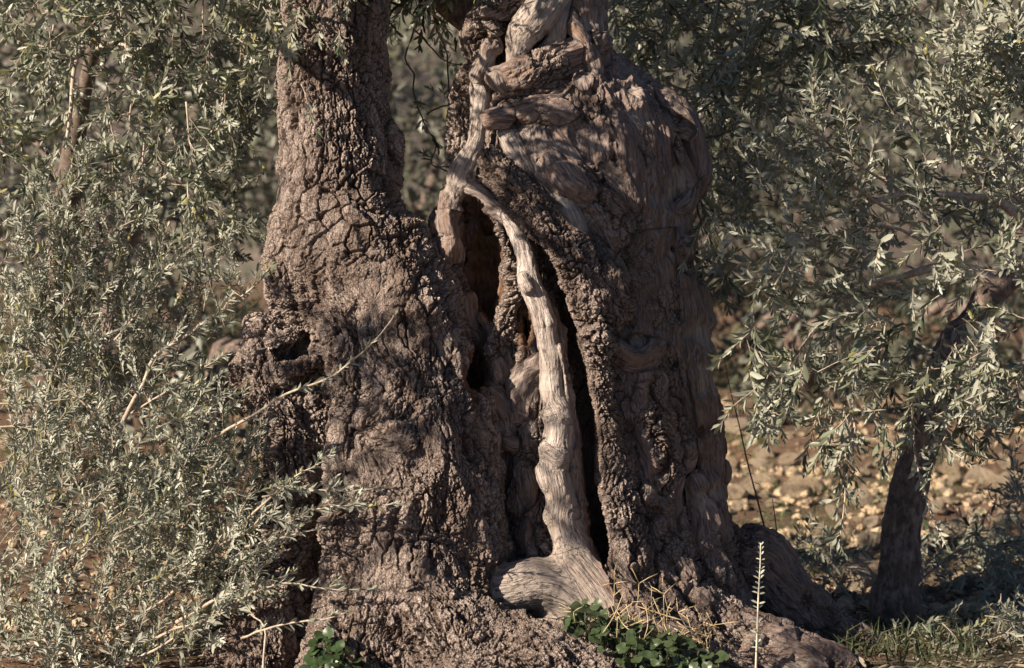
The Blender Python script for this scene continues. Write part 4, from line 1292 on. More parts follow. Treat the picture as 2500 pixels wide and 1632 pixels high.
# ------------------------------------------------------------------ the olive whose boughs hang in from the upper corner
def hanging_olive():
    f = Foliage(202, length=0.044, ratio=0.245, spacing=0.015, angle=50)
    root = empty('olive_tree', at(118, 1020, 1.9), 'shaded olive tree with a dark bent stem and hanging boughs beside the tall trunk', 'tree', 'olive trees of the grove')
    m = Mass()
    m.tube(np.array([at(*q) for q in catmull([(95, 1140, 1.9), (110, 1020, 1.8), (140, 800, 1.5), (160, 560, 1.2), (182, 350, 1.0), (203, 232, .95), (222, 155, .9), (228, 85, .85), (205, 0, .85), (170, -160, .8)], 4)]),
           np.interp(np.arange(37), [0, 12, 20, 26, 36], [.10, .06, .034, .03, .034]), 9)
    add('trunk', m.mesh('trunk'), root, M_TWIGD)
    B = f.branch
    B([(228, 120, .88), (255, 112, .8), (290, 106, .7), (340, 130, .6)], .014, .004, 6, .15)
    B([(205, -20, .5), (213, 60, .4), (186, 150, .32), (177, 200, .3), (170, 290, .28), (161, 355, .26)], .010, .0065, 12, .14, leafy=.3)
    for x, y0, y1 in ((497, -40, 160), (515, -40, 170), (588, -40, 160), (618, -40, 140), (640, -30, 90), (440, 20, 260), (325, 240, 350), (352, 330, 520), (385, 130, 260), (290, -40, 90), (420, 300, 430), (470, 380, 520), (560, 60, 250), (545, 240, 330), (530, 150, 380), (600, 160, 320), (395, 20, 200), (455, 250, 420), (260, 200, 420), (300, 60, 230), (570, 300, 450), (80, -30, 120), (130, 60, 260)):
        yy = f.g.uniform(.15, .7)
        B([(x, y0, yy), (x + f.g.uniform(-12, 12), (y0 + y1) / 2, yy), (x + f.g.uniform(-25, 25), y1, yy - .05)], .0042, .0022, 13, .15, leafy=.35, n=5)
    A = [(-20, -40), (700, -40), (690, 140), (670, 300), (640, 400), (560, 400), (470, 520), (330, 560), (180, 520), (150, 330), (-20, 320)]
    fill(f, A, 90, (.15, .9), (.05, -.05, -.55), .65, (.14, .32), bend=(0, 0, .3))
    fill(f, [(-20, -40), (230, -40), (240, 100), (120, 200), (-20, 140)], 40, (.1, .6), (.2, -.1, -.3), .7, (.14, .28))
    fill(f, [(230, 150), (650, 150), (640, 380), (480, 520), (330, 540), (240, 380)], 60, (.2, .9), (.0, -.05, .2), .75, (.12, .28))
    fill(f, [(-20, 130), (110, 230), (160, 460), (-20, 480)], 22, (.3, .9), (.2, -.1, -.3), .7, (.12, .24))
    fill(f, [(300, 420), (560, 380), (640, 480), (620, 640), (480, 620), (330, 600)], 34, (.2, .9), (.3, -.1, .3), .7, (.12, .24))
    fill(f, [(480, -40), (900, -40), (760, 40), (720, 140), (640, 160)], 30, (-.32, .1), (.2, -.1, -.6), .6, (.10, .24))
    f.shoot(at(735, 205, -.28), (.25, -.2, -.9), .13, .002, start=.6)
    f.shoot(at(745, 225, -.28), (.20, -.2, -.9), .16, .002, start=.7)
    f.shoot(at(765, 290, -.30), (.05, -.3, .25), .05, .002, start=.1, size=.9)
    f.shoot(at(785, 45, -.28), (.3, -.2, -.9), .10, .002, start=.3)
    f.shoot(at(820, 55, -.28), (.3, -.2, -.9), .10, .002, start=.3)
    f.shoot(at(840, 60, -.28), (.1, -.2, -.9), .12, .002, start=.4)
    k = 0
    while k < 75:                           # unseen shoots of its crown, added out of view to dapple the old trunk
        p = np.array((f.g.uniform(-3.9, -2.3), f.g.uniform(-2.7, -1.2), f.g.uniform(2.35, 3.2)))
        if vnoise(p[None] * 2.4, 57)[0] < .05:
            continue
        f.shoot(p, unit(np.array((f.g.normal(0, .6), f.g.normal(0, .6), -.3))), f.g.uniform(.25, .45), .002, start=.05, size=1.2)
        k += 1
    f.branch([(205, -20, .85), (100, -260, .2), (-150, -420, -.8), (-420, -480, -2.0)], .04, .02, 0, .1, leafy=0)
    return finish(f, root, M_LEAF, M_TWIG)


# ------------------------------------------------------------------ the younger olive beside the big trunk
def young_olive():
    f = Foliage(303, length=0.050, ratio=0.25, spacing=0.0195, angle=48)
    root = empty('olive_tree', at(2186, 1548, .75), 'younger olive tree with a slim leaning dark trunk and sunlit drooping twigs', 'tree', 'olive trees of the grove')
    P = np.array([at(*q) for q in catmull([(2182, 1600, .75), (2184, 1540, .75), (2190, 1450, .76), (2198, 1370, .77), (2210, 1250, .79), (2239, 1120, .8), (2268, 1010, .8), (2300, 900, .8), (2350, 810, .82), (2410, 730, .85), (2480, 670, .85), (2580, 610, .85), (2700, 560, .85)], 22)])
    rad = np.interp(np.linspace(0, 1, len(P)), [0, .06, .10, .17, .3, .5, .7, 1], [.150, .118, .105, .094, .080, .070, .055, .045])
    m = Mass()
    m.tube(P, rad, 90)
    m.tube(np.array([at(2285, 900, .75), at(2290, 905, .64), at(2292, 907, .60)]), [.040, .034, .026], 24)
    me = m.mesh('trunk')
    co = np.empty(len(me.vertices) * 3, np.float32)
    no = np.empty(len(me.vertices) * 3, np.float32)
    me.vertices.foreach_get('co', co)
    me.vertices.foreach_get('normal', no)
    co, no = co.reshape(-1, 3), no.reshape(-1, 3)
    wp = co + .02 * np.stack((vnoise(co * 16, 305), vnoise(co * 16 + 9, 306), vnoise(co * 16 + 21, 307)), 1)
    f1, f2, rid = worley(wp * np.array((70, 70, 30)), 308, 1.0)
    dsp = .014 * fbm(co * 11, 2, 301) + .008 * vnoise(co * np.array((30, 30, 9)), 302) - .005 * (1 - smooth01(f2 - f1, 0, .22)) + .003 * (rid - .5)
    co += dsp[:, None] * no
    me.vertices.foreach_set('co', co.ravel())
    me.update()
    add('trunk', me, root, M_YOUNG)
    def B(pts, *k, **kw):
        if pts[0][2] > .78 and pts[-1][2] > .7:
            f.branch(pts, *k, **kw)
        else:
            f.branch([(q[0], q[1], q[2] - (.35 + .45 * i / (len(pts) - 1))) for i, q in enumerate(pts)], *k, **kw)
    B([(2440, 705, .85), (2390, 668, .84), (2335, 655, .83), (2290, 652, .82), (2208, 674, .8)], .034, .014, 5, .2, leafy=.05, n=9)
    B([(2520, 560, .8), (2440, 490, .8), (2389, 483, .8), (2300, 474, .8), (2190, 476, .8), (2120, 500, .78)], .020, .008, 6, .2, leafy=.1, n=8)
    B([(2335, 655, .7), (2200, 560, .55), (2078, 560, .4), (1978, 590, .3), (1938, 615, .26), (1906, 673, .24), (1877, 734, .22)], .0065, .0032, 18, .17, leafy=.3)
    B([(2208, 674, .7), (2120, 690, .5), (2054, 731, .4), (2039, 781, .36), (2039, 846, .34), (2057, 932, .32), (2079, 1004, .3), (2086, 1061, .28), (2058, 1159, .26), (2064, 1211, .25), (2050, 1309, .24), (2058, 1350, .24)], .0075, .0016, 12, .14, leafy=.45, density=.7)
    B([(2240, 900, .5), (2261, 1000, .4), (2286, 1065, .36), (2330, 1106, .34), (2371, 1134, .32)], .005, .002, 12, .12, leafy=.5, density=.7)
    B([(2225, 930, .45), (2233, 1094, .36), (2245, 1163, .34), (2269, 1244, .32), (2294, 1301, .30), (2310, 1330, .3)], .005, .0018, 10, .11, leafy=.6, density=.7)
    B([(1990, 800, .3), (1935, 880, .25), (1890, 960, .2), (1840, 1040, .16)], .005, .002, 14, .14, leafy=.5)
    B([(2100, 800, .4), (1980, 870, .3), (1900, 1000, .2), (1850, 1060, .2)], .005, .002, 14, .14, leafy=.5)
    B([(2500, 420, .5), (2420, 330, .4), (2350, 260, .3), (2300, 180, .25)], .007, .002, 18, .2, leafy=.6)
    B([(2560, 300, .4), (2470, 200, .3), (2400, 110, .2), (2340, 30, .15)], .007, .002, 20, .2, leafy=.6)
    B([(2520, 200, .2), (2440, 130, .15), (2380, 110, .1), (2310, 100, .1)], .006, .002, 20, .18, leafy=.6)
    B([(2250, 480, .5), (2120, 420, .35), (2000, 330, .25), (1985, 250, .2), (1988, 170, .2)], .006, .002, 20, .18, leafy=.6)
    B([(2180, 520, .5), (2040, 430, .3), (1930, 380, .2), (1860, 330, .15), (1800, 270, .15)], .006, .002, 20, .16, leafy=.6)
    B([(2150, 540, .5), (2010, 460, .3), (1930, 420, .2), (1870, 370, .15), (1810, 330, .15)], .005, .002, 20, .16, leafy=.6)
    B([(2400, 460, .5), (2330, 380, .35), (2260, 300, .25), (2200, 190, .2)], .006, .002, 20, .17, leafy=.6)
    B([(2600, 520, .3), (2500, 500, .2), (2450, 420, .15), (2430, 300, .12)], .006, .002, 20, .18, leafy=.7)
    B([(2600, 760, .3), (2520, 700, .2), (2470, 640, .15), (2440, 560, .12)], .006, .002, 20, .18, leafy=.7)
    fill(f, [(1800, 430), (1870, 260), (1990, 180), (2120, 230), (2300, 80), (2500, 60), (2500, 540), (2200, 600), (1860, 560)], 56, (-.55, .2), (-.5, -.15, .70), .45, (.16, .32))
    fill(f, [(2240, 40), (2520, 0), (2520, 420), (2400, 400), (2300, 280)], 40, (-.6, .1), (-.4, -.15, .75), .4, (.16, .32))
    fill(f, [(1770, 560), (2000, 540), (2300, 580), (2520, 600), (2500, 900), (2250, 950), (1800, 900)], 76, (-.75, .0), (-.45, -.2, -.05), .6, (.14, .30), bend=(0, 0, -.5))
    fill(f, [(1765, 800), (2000, 880), (2250, 900), (2520, 880), (2480, 1060), (2250, 1130), (1930, 1130), (1790, 1050)], 52, (-.8, -.05), (-.25, -.15, -.75), .45, (.12, .28), bend=(0, 0, -.4))
    fill(f, [(2300, 850), (2520, 800), (2520, 1120), (2330, 1100)], 20, (-.6, .3), (-.1, -.1, -.6), .55, (.14, .28))
    fill(f, [(2180, 820), (2420, 760), (2440, 1000), (2300, 1110), (2170, 1060)], 34, (-.7, .1), (-.2, -.15, -.5), .55, (.14, .28))
    fill(f, [(1680, 560), (1790, 480), (1830, 640), (1760, 740), (1700, 680)], 16, (-.2, .4), (-.3, -.1, -.6), .6, (.12, .22))
    return finish(f, root, M_LEAF, M_TWIG)


# ------------------------------------------------------------------ boughs of the old tree: the crown overhead and the dark screen behind it
def old_boughs():
    f = Foliage(404, length=0.052, ratio=0.22, spacing=0.019, angle=46)
    B = f.branch
    B([(1027, -60, .30), (1027, 0, .26), (1012, 73, .22), (989, 141, .20), (1010, 181, .20), (1008, 216, .20), (1023, 270, .20), (1043, 316, .20), (1066, 349, .18), (1054, 401, .16), (1082, 408, .15), (1112, 405, .14)], .0042, .0022, 2, .05, leafy=.12, density=.8, n=6)
    B([(1012, 73, .22), (1030, 92, .22), (1070, 135, .24), (1092, 152, .25), (1130, 160, .26)], .0036, .0022, 2, .06, leafy=.2, n=6)
    B([(1054, -40, .3), (1062, 60, .28), (1086, 115, .26), (1093, 150, .25), (1095, 228, .22)], .0034, .0030, 1, .05, leafy=.05, n=6)
    B([(1042, 280, .16), (1060, 268, .15), (1090, 258, .14), (1118, 250, .13)], .0036, .0030, 1, .05, leafy=.05, n=6)
    for (x, y, d) in ((1072, 236, (-.5, 0, .5)), (1085, 240, (-.1, 0, .9)), (1100, 236, (.4, 0, .5)), (1045, 275, (-.5, 0, .6)), (1052, 262, (-.7, 0, .2)), (1070, 320, (.6, 0, .3)), (1090, 300, (.3, 0, .9)), (1060, 385, (-.8, 0, .2)), (1058, 400, (-.4, 0, .8)), (1085, 400, (.2, 0, .8)), (1100, 380, (.3, 0, .9)), (1112, 400, (.6, 0, .4)), (1110, 135, (.2, 0, .8)), (1100, 160, (.5, 0, -.1)), (1030, 30, (-.6, 0, .3)), (990, 20, (.3, 0, -.4)), (1045, 20, (.3, 0, .4))):
        f.shoot(at(x, y, .16), d, .045, .0014, start=.1, density=1.3, size=.75)
    # the dark screen
    S1 = [(1480, -40), (2330, -40), (2250, 120), (2080, 220), (1960, 200), (1870, 380), (1850, 560), (1730, 620), (1690, 520), (1720, 400), (1650, 230), (1500, 190)]
    fill(f, S1, 260, (.45, 1.9), (.1, -.1, -.5), .65, (.20, .42))
    fill(f, [(1700, 150), (2000, 150), (2500, 200), (2500, 600), (1800, 600)], 70, (.9, 1.9), (.1, -.1, -.4), .65, (.20, .42))
    for pts in (([(1620, -60, .6), (1760, 40, .7), (1850, 130, .8), (1880, 240, .9)]), ([(1700, -60, .6), (1810, 70, .8), (1790, 200, .8), (1760, 320, .7)]), ([(1900, -60, .6), (1930, 60, .8), (2040, 110, .8), (2140, 80, .8)]), ([(1690, 400, .3), (1705, 520, .25), (1740, 600, .25), (1770, 680, .22)]), ([(1690, 285, .4), (1760, 240, .4), (1830, 232, .4), (1890, 260, .4)]), ([(1700, 340, .3), (1760, 330, .26), (1800, 300, .24), (1830, 290, .22)])):
        B(pts, .0055, .002, 7, .16, leafy=.3, n=6)
    # limbs and crown above the picture
    def limb(pts, r0, r1):
        m = Mass()
        Q = catmull(pts, 4)
        m.tube(Q, np.linspace(r0, r1, len(Q)), 14)
        add('limb', m.mesh('limb'), TREE, M_YOUNG)
    top = at(818, -200, 0); topb = at(1326, -200, .15)
    limb([top, top + (-.02, .05, .35), top + (-.35, .2, .8), top + (-.9, .3, 1.2)], .17, .06)
    limb([top + (0, .0, .3), top + (-.1, -.5, .6), top + (-.2, -1.1, .75), top + (-.3, -1.6, .9)], .10, .04)
    limb([top + (0, .05, .25), top + (.25, .3, .7), top + (.5, .7, 1.1)], .13, .05)
    limb([topb, topb + (.05, .0, .3), topb + (.5, .2, .7), topb + (1.1, .3, .9)], .20, .06)
    limb([topb + (0, .05, .15), topb + (-.15, .3, .6), topb + (-.2, .9, 1.0)], .15, .05)
    limb([at(1225, 75, .20), at(1160, 32, .22), at(1108, -8, .25), at(1050, -70, .30), at(960, -200, .45), at(860, -330, .7)], .092, .08)
    n = finish(f, TREE, M_LEAF, M_TWIGD)
    g = np.random.RandomState(9)
    c = Foliage(405, length=.06, ratio=.24, spacing=.022)
    k = 0
    while k < 900:
        p = np.array((g.uniform(-1.9, 2.3), g.uniform(-.1, 2.2), g.uniform(2.56, 3.9)))
        if k > 450:
            p[:2] = g.uniform(-1.8, .0), g.uniform(-.6, .6)
            p[2] = g.uniform(2.56, 3.1)
        q = p - np.array((.13, -.2, 2.3))  # crown kept open along the sun's path so the top limb stays lit
        if vnoise(p[None] * 1.7, 55)[0] < -.25 or np.linalg.norm(q - (q @ np.array(sun_dir)) * np.array(sun_dir)) < .26:
            continue
        c.shoot(p, unit(np.array((g.normal(0, .6), g.normal(0, .6), -.4))), g.uniform(.25, .45), .002, start=.05)
        k += 1
    for _ in range(330):  # unseen forward shoots, added to shade the right-hand trunk
        p = np.array((g.uniform(-1.45, -.45), g.uniform(-1.75, -.95), g.uniform(2.5, 3.3)))
        q = p - np.array((.13, -.2, 2.3))
        if np.linalg.norm(q - (q @ np.array(sun_dir)) * np.array(sun_dir)) < .30:
            continue
        if vnoise(p[None] * 3.0, 56)[0] > -.25:
            c.shoot(p, unit(np.array((g.normal(0, .6), g.normal(0, .6), -.2))), g.uniform(.2, .4), .002, start=.05)
    c.main = []
    B_, D_, N_, S_, T_ = c.arrays()
    tag(add('crown', leaf_mesh('crown', B_, D_, N_, S_, T_, c.ratio, c.g), TREE, M_LEAF), kind='stuff')
    return n + len(B_)


# ------------------------------------------------------------------ cut and sprouting olive twigs on the ground under the younger tree
def low_shoots():
    f = Foliage(505, length=0.048, ratio=0.21, spacing=0.020, angle=46)
    root = empty('olive_shrub', at(2330, 1600, .6), 'tangle of low olive shoots on the ground around the young trunk', 'shrub')
    B = f.branch
    B([(2180, 1480, 1.6), (2310, 1362, 1.5), (2383, 1327, 1.45), (2432, 1337, 1.4), (2520, 1310, 1.4)], .0055, .003, 12, .16, leafy=.3)
    B([(2560, 1380, 1.5), (2480, 1400, 1.5), (2400, 1450, 1.5), (2330, 1500, 1.5)], .005, .003, 12, .16, leafy=.3)
    B([(2110, 1500, 1.4), (2060, 1440, 1.4), (2000, 1380, 1.4), (1940, 1340, 1.4)], .005, .002, 14, .15, leafy=.5)
    B([(2380, 1300, 1.4), (2430, 1380, 1.4), (2460, 1420, 1.4)], .0035, .002, 12, .14, leafy=.5)
    fill(f, [(1930, 1330), (2010, 1290), (2120, 1330), (2130, 1540), (2050, 1530), (1960, 1430)], 90, (1.2, 2.9), (.0, -.1, .3), .8, (.12, .26))
    fill(f, [(2250, 1330), (2500, 1250), (2520, 1560), (2300, 1580), (2240, 1500)], 165, (1.2, 3.1), (.0, -.1, .2), .8, (.14, .30))
    fill(f, [(2200, 1560), (2520, 1480), (2520, 1660), (2100, 1650)], 150, (.0, .9), (.0, -.1, .15), .8, (.14, .28))
    fill(f, [(2430, 1130), (2520, 1100), (2520, 1300), (2450, 1280)], 12, (1.0, 1.6), (.0, -.1, .5), .6, (.14, .28))
    return finish(f, root, M_LEAF, M_TWIG)


def young_bark():
    m, nt, b, out = new_mat('young_olive_bark')
    tc = nd(nt, 'ShaderNodeTexCoord')
    p = tc.outputs['Object']
    n1 = noise(nt, vscale(nt, p, (40, 40, 16)), 1.0, 5, 0.65)
    n2 = noise(nt, p, 9, 3)
    c = mixc(nt, ramp01(nt, n1, .35, .68), (0.075, 0.055, 0.048), (0.30, 0.225, 0.185))
    c = mixc(nt, ramp01(nt, n2, .5, .7), c, (0.14, 0.10, 0.08))
    nt.links.new(c, b.inputs['Base Color'])
    b.inputs['Roughness'].default_value = .85
    bump = nd(nt, 'ShaderNodeBump')
    bump.inputs['Distance'].default_value = .012
    nt.links.new(n1, bump.inputs['Height'])
    nt.links.new(bump.outputs[0], b.inputs['Normal'])
    return m


M_YOUNG = young_bark()
print('shrub', left_shrub(), _t.time() - _t0)
print('hanging', hanging_olive(), _t.time() - _t0)
print('young', young_olive(), _t.time() - _t0)
print('boughs', old_boughs(), _t.time() - _t0)
print('low', low_shoots(), _t.time() - _t0)


# ------------------------------------------------------------------ olives of the grove further back
def far_tree(i, x, y, rad, h, label):
    g = np.random.RandomState(600 + i)
    z = float(ground_z(x, y)[0]) if y < 30 else float(hill_z(np.array([x]), np.array([y]))[0])
    small = rad < 1
    root = empty('olive_bush' if small else 'olive_tree', (x, y, z), label, 'bush' if small else 'tree', 'olive bushes of the grove' if small else 'olive trees of the grove')
    q = .35 if small else 1.0
    m = Mass()
    base = np.array((x, y, z - .2))
    lean = g.normal(0, .18, 2)
    trunk = catmull([base, base + (lean[0] * .4, lean[1] * .4, .8 * q), base + (lean[0], lean[1], 1.5 * q)], 4)
    m.tube(trunk, np.linspace(.24, .15, len(trunk)) * rad / 2, 9)
    add('trunk', m.mesh('trunk'), root, M_YOUNG)
    fork = trunk[-1]
    for k in range(4):
        a = g.uniform(0, 6.3)
        m = Mass()
        p = catmull([fork, fork + (math.cos(a) * rad * .3, math.sin(a) * rad * .3, .6), fork + (math.cos(a) * rad * .6, math.sin(a) * rad * .6, h * .5)], 4)
        m.tube(p, np.linspace(.10, .03, len(p)), 6)
        add('branch', m.mesh('branch'), root, M_YOUNG)
    n = int(5200 * (rad / 2) ** 2)
    u = unit(g.normal(size=(n, 3)))
    rr = g.uniform(.25, 1, n) ** .6
    c = np.array((x + lean[0], y + lean[1], z + (.1 if small else 1.25) + h * .5))
    P = c + u * rr[:, None] * np.array((rad, rad, h * .62))
    lump = vnoise(P * (2.6 / rad), 60 + i) + .6 * vnoise(P * (6 / rad), 61 + i)
    keep = (lump > -.12 - .25 * (1 - rr)) & (P[:, 2] > z + .35 * q - .1)
    P = P[keep]
    n = len(P)
    D = unit(g.normal(size=(n, 3)) + .5 * u[keep] + np.array((0, 0, -.2)))
    N = unit(np.cross(D, unit(g.normal(size=(n, 3)))))
    S = g.uniform(.10, .19, n)
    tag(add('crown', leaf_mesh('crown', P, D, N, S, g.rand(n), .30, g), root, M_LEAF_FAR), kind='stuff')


FAR = [
    (-4.0, 5.2, .75, 1.1, 'low rounded olive bush behind the shrub near the edge of the field'),
    (-1.9, 5.0, .60, .9, 'low olive bush in the open soil just behind the tall trunk'),
    (3.9, 9.5, .80, 1.1, 'low olive bush behind the sprays of the young tree'),
    (2.1, 10.5, .75, 1.0, 'low olive bush at the far side of the stones'),
    (-6.0, 8.5, .90, 1.3, 'broad olive bush at the outer edge behind the shrubs'),
    (2.7, 17.0, .90, 1.2, 'low dark bush far behind the edge of the old trunk'),
    (4.1, 19.0, .95, 1.3, 'low dark bush far off between the young tree and the old trunk'),
    (5.6, 18.0, .95, 1.3, 'low dark bush far off behind the middle of the young tree'),
    (-3.4, 15.5, .90, 1.2, 'low dark bush far behind the burl of the old trunk'),
    (-4.9, 18.0, .95, 1.3, 'low dark bush far off behind the hanging boughs'),
    (-7.0, 17.0, .95, 1.3, 'low dark bush far off at the outer edge behind the shrub'),
    (6.4, 10.0, .85, 1.2, 'broad olive bush at the outer edge beyond the young tree'),
    (-3.0, 8.6, 1.15, 2.0, 'small round olive tree behind the shrub in a gap of the foliage'),
    (-5.6, 11.5, 1.9, 2.8, 'olive tree at the edge of the grove behind the shrubs'),
    (-1.2, 14.0, 2.1, 3.0, 'blurred olive tree seen through the gap between the twin trunks'),
    (1.9, 15.5, 2.0, 2.9, 'blurred olive tree behind the shoulder of the old trunk'),
    (5.2, 13.5, 1.8, 2.8, 'blurred olive tree behind the young tree'),
    (8.4, 19.0, 2.2, 3.0, 'distant olive tree at the outer edge of the stony field'),
    (-8.0, 20.0, 2.2, 3.0, 'distant olive tree high in the outer corner'),
    (-3.4, 24.0, 2.2, 3.0, 'distant olive tree at the foot of the hillside near the tall stem'),
    (0.8, 26.0, 2.2, 3.0, 'distant olive tree at the foot of the hillside behind the fork'),
    (4.6, 25.0, 2.2, 3.0, 'distant olive tree at the foot of the hillside behind the dark boughs'),
    (-6.5, 38.0, 2.4, 3.0, 'far olive tree on the hillside above the shrubs'),
    (1.5, 40.0, 2.4, 3.0, 'far olive tree on the hillside above the fork'),
    (8.0, 40.0, 2.4, 3.0, 'far olive tree on the hillside above the young tree'),
]
for i, a in enumerate(FAR):
    far_tree(i, *a)
print('far', _t.time() - _t0)


# ------------------------------------------------------------------ stones
def stone_material():
    m, nt, b, out = new_mat('limestone')
    tc = nd(nt, 'ShaderNodeTexCoord')
    oi = nd(nt, 'ShaderNodeObjectInfo')
    p = tc.outputs['Object']
    n1 = noise(nt, p, 3.0, 5, .6)
    n2 = noise(nt, p, 14, 4, .65)
    c = mixc(nt, oi.outputs['Random'], (0.62, 0.475, 0.31), (0.72, 0.60, 0.45))
    c = mixc(nt, ramp01(nt, n1, .45, .75), c, (0.33, 0.205, 0.12))
    c = mixc(nt, ramp01(nt, n2, .58, .8), c, (0.26, 0.235, 0.19))
    nt.links.new(c, b.inputs['Base Color'])
    b.inputs['Roughness'].default_value = .9
    bump = nd(nt, 'ShaderNodeBump')
    bump.inputs['Distance'].default_value = .15
    nt.links.new(n2, bump.inputs['Height'])
    nt.links.new(bump.outputs[0], b.inputs['Normal'])
    return m


M_STONE = stone_material()


def ico(sub):
    import bmesh
    bm = bmesh.new()
    bmesh.ops.create_icosphere(bm, subdivisions=sub, radius=1)
    V = np.array([v.co[:] for v in bm.verts])
    F = np.array([[v.index for v in f.verts] for f in bm.faces])
    bm.free()
    return V, F


def rock(seed, sub=2):
    g = np.random.RandomState(seed)
    V, F = ico(sub)
    for _ in range(9):                      # knock flats off it
        d = unit(g.normal(size=3))
        h = g.uniform(.55, .9)
        s = V @ d
        V = V - np.where(s > h, s - h, 0)[:, None] * d * .9
    V = V * (1 + .14 * vnoise(V * 1.7, seed)[:, None] + .06 * vnoise(V * 4, seed + 1)[:, None]) * np.array((1, g.uniform(.7, .95), g.uniform(.5, .75)))
    return V, F


ROCKS = [rock(700 + i) for i in range(9)]
ROCK_ME = []
for i, (V, F) in enumerate(ROCKS):
    me = mesh_np('stone', V, [F], False)
    me.materials.append(M_STONE)
    ROCK_ME.append(me)


def ground_point(px, py):
    """Where the ray through a photo pixel meets the flat ground."""
    d = FWD + np.array((1, 0, 0)) * ((px - 1250) * PX / 8) - UPV * ((py - 816) * PX / 8)
    t = -CAM_POS[2] / d[2]
    return CAM_POS + d * t


def put_stone(x, y, s, g, label, group=None):
    o = bpy.data.objects.new('stone', ROCK_ME[g.randint(len(ROCK_ME))])
    o.location = (x, y, float(ground_z(x, y)[0]) + s * g.uniform(.02, .30))
    o.rotation_euler = (g.normal(0, .25), g.normal(0, .25), g.uniform(0, 6.28))
    o.scale = (s, s * g.uniform(.8, 1.1), s * g.uniform(.8, 1.15))
    COL.objects.link(o)
    return tag(o, label, 'stone', group)


g = np.random.RandomState(31)
taken = []
n = 0
while n < 285:
    if n < 232:
        px, py = g.uniform(1660, 2500), 1060 + 370 * g.rand() ** .8
    else:
        px, py = g.uniform(0, 620), g.uniform(860, 1600)
    P = ground_point(px, py)
    s = float(np.clip(g.lognormal(math.log(.058), .55), .026, .15))
    if P[1] < .5 or (g.rand() < .8 and vnoise(P[None] * 1.3, 88)[0] < -.15) or any((P[0] - a) ** 2 + (P[1] - b) ** 2 < (.8 * (s + c)) ** 2 for a, b, c in taken):
        continue
    taken.append((P[0], P[1], s))
    where = 'in the open soil behind the leafy shrub' if px < 700 else 'between the old trunk and the young trunk' if px < 2180 else 'beyond the young trunk towards the outer edge'
    kind = 'head-sized' if s > .085 else 'fist-sized' if s > .055 else 'egg-sized'
    put_stone(P[0], P[1], s, g, 'pale %s limestone lying %s' % (kind, where), '%s stones %s' % (kind, where))
    n += 1
P = ground_point(2395, 1170)
put_stone(P[0], P[1], .17, g, 'biggest pale stone, a square block lying beyond the young olive trunk')
P = ground_point(2040, 1480)
wedge = at(1494, 1398, -.16)
o = put_stone(wedge[0], wedge[1], .048, g, 'brown stone wedged in the dark fissure beside the pale dead strip')
o.location.z = wedge[2]
M_WEDGE = M_STONE.copy()
# joined remainder: small rubble nobody could count
vs, fs, k = [], [], 0
small = [rock(720 + i, 1) for i in range(5)]
for _ in range(2600):
    if _ < 1900:
        px, py = g.uniform(1600, 2520), 960 + 560 * g.rand()
    else:
        px, py = g.uniform(-20, 700), g.uniform(820, 1640)
    P = ground_point(px, py)
    if P[1] < .3:
        continue
    s = float(np.clip(g.lognormal(math.log(.026), .45), .010, .055))
    V, F = small[g.randint(5)]
    a = g.uniform(0, 6.28)
    M = np.array(((math.cos(a), -math.sin(a), 0), (math.sin(a), math.cos(a), 0), (0, 0, 1)))
    vs.append((V * s) @ M.T + np.array((P[0], P[1], float(ground_z(P[0], P[1])[0]) + s * .2)))
    fs.append(F + k)
    k += len(V)
rub = add('rubble', mesh_np('rubble', np.concatenate(vs), [np.concatenate(fs)]), None, M_STONE)
tag(rub, 'small stones and rubble strewn over the red soil', kind='stuff')
print('stones', _t.time() - _t0)


# ------------------------------------------------------------------ grass and weeds
def plain_mat(name, c1, c2, rough=.6, trans=0.0, scale=20):
    m, nt, b, out = new_mat(name)
    tc = nd(nt, 'ShaderNodeTexCoord')
    n = noise(nt, tc.outputs['Object'], scale, 3, .6)
    c = mixc(nt, ramp01(nt, n, .35, .65), c1, c2)
    nt.links.new(c, b.inputs['Base Color'])
    b.inputs['Roughness'].default_value = rough
    if trans:
        tr = nd(nt, 'ShaderNodeBsdfTranslucent')
        nt.links.new(c, tr.inputs[0])
        mx = nd(nt, 'ShaderNodeMixShader')
        mx.inputs[0].default_value = trans
        nt.links.new(b.outputs[0], mx.inputs[1]); nt.links.new(tr.outputs[0], mx.inputs[2])
        nt.links.new(mx.outputs[0], out.inputs[0])
    return m


M_GRASS = plain_mat('grass', (0.045, 0.085, 0.022), (0.11, 0.14, 0.04), .55, .2, 6)
M_GRASSD = plain_mat('dark_grass', (0.03, 0.05, 0.018), (0.085, 0.085, 0.04), .6, .1, 9)
M_STRAW = plain_mat('straw', (0.36, 0.27, 0.15), (0.52, 0.42, 0.25), .6)
M_PALE = plain_mat('pale_stalk', (0.50, 0.44, 0.33), (0.66, 0.60, 0.48), .6)
M_BROAD = plain_mat('broad_leaf', (0.026, 0.046, 0.018), (0.068, 0.096, 0.044), .38, .12, 30)
M_BROADD = plain_mat('broad_leaf_dark', (0.022, 0.042, 0.014), (0.05, 0.085, 0.03), .38, .1, 30)
M_DARKTWIG = plain_mat('dark_shoot', (0.05, 0.035, 0.028), (0.10, 0.075, 0.06), .7)


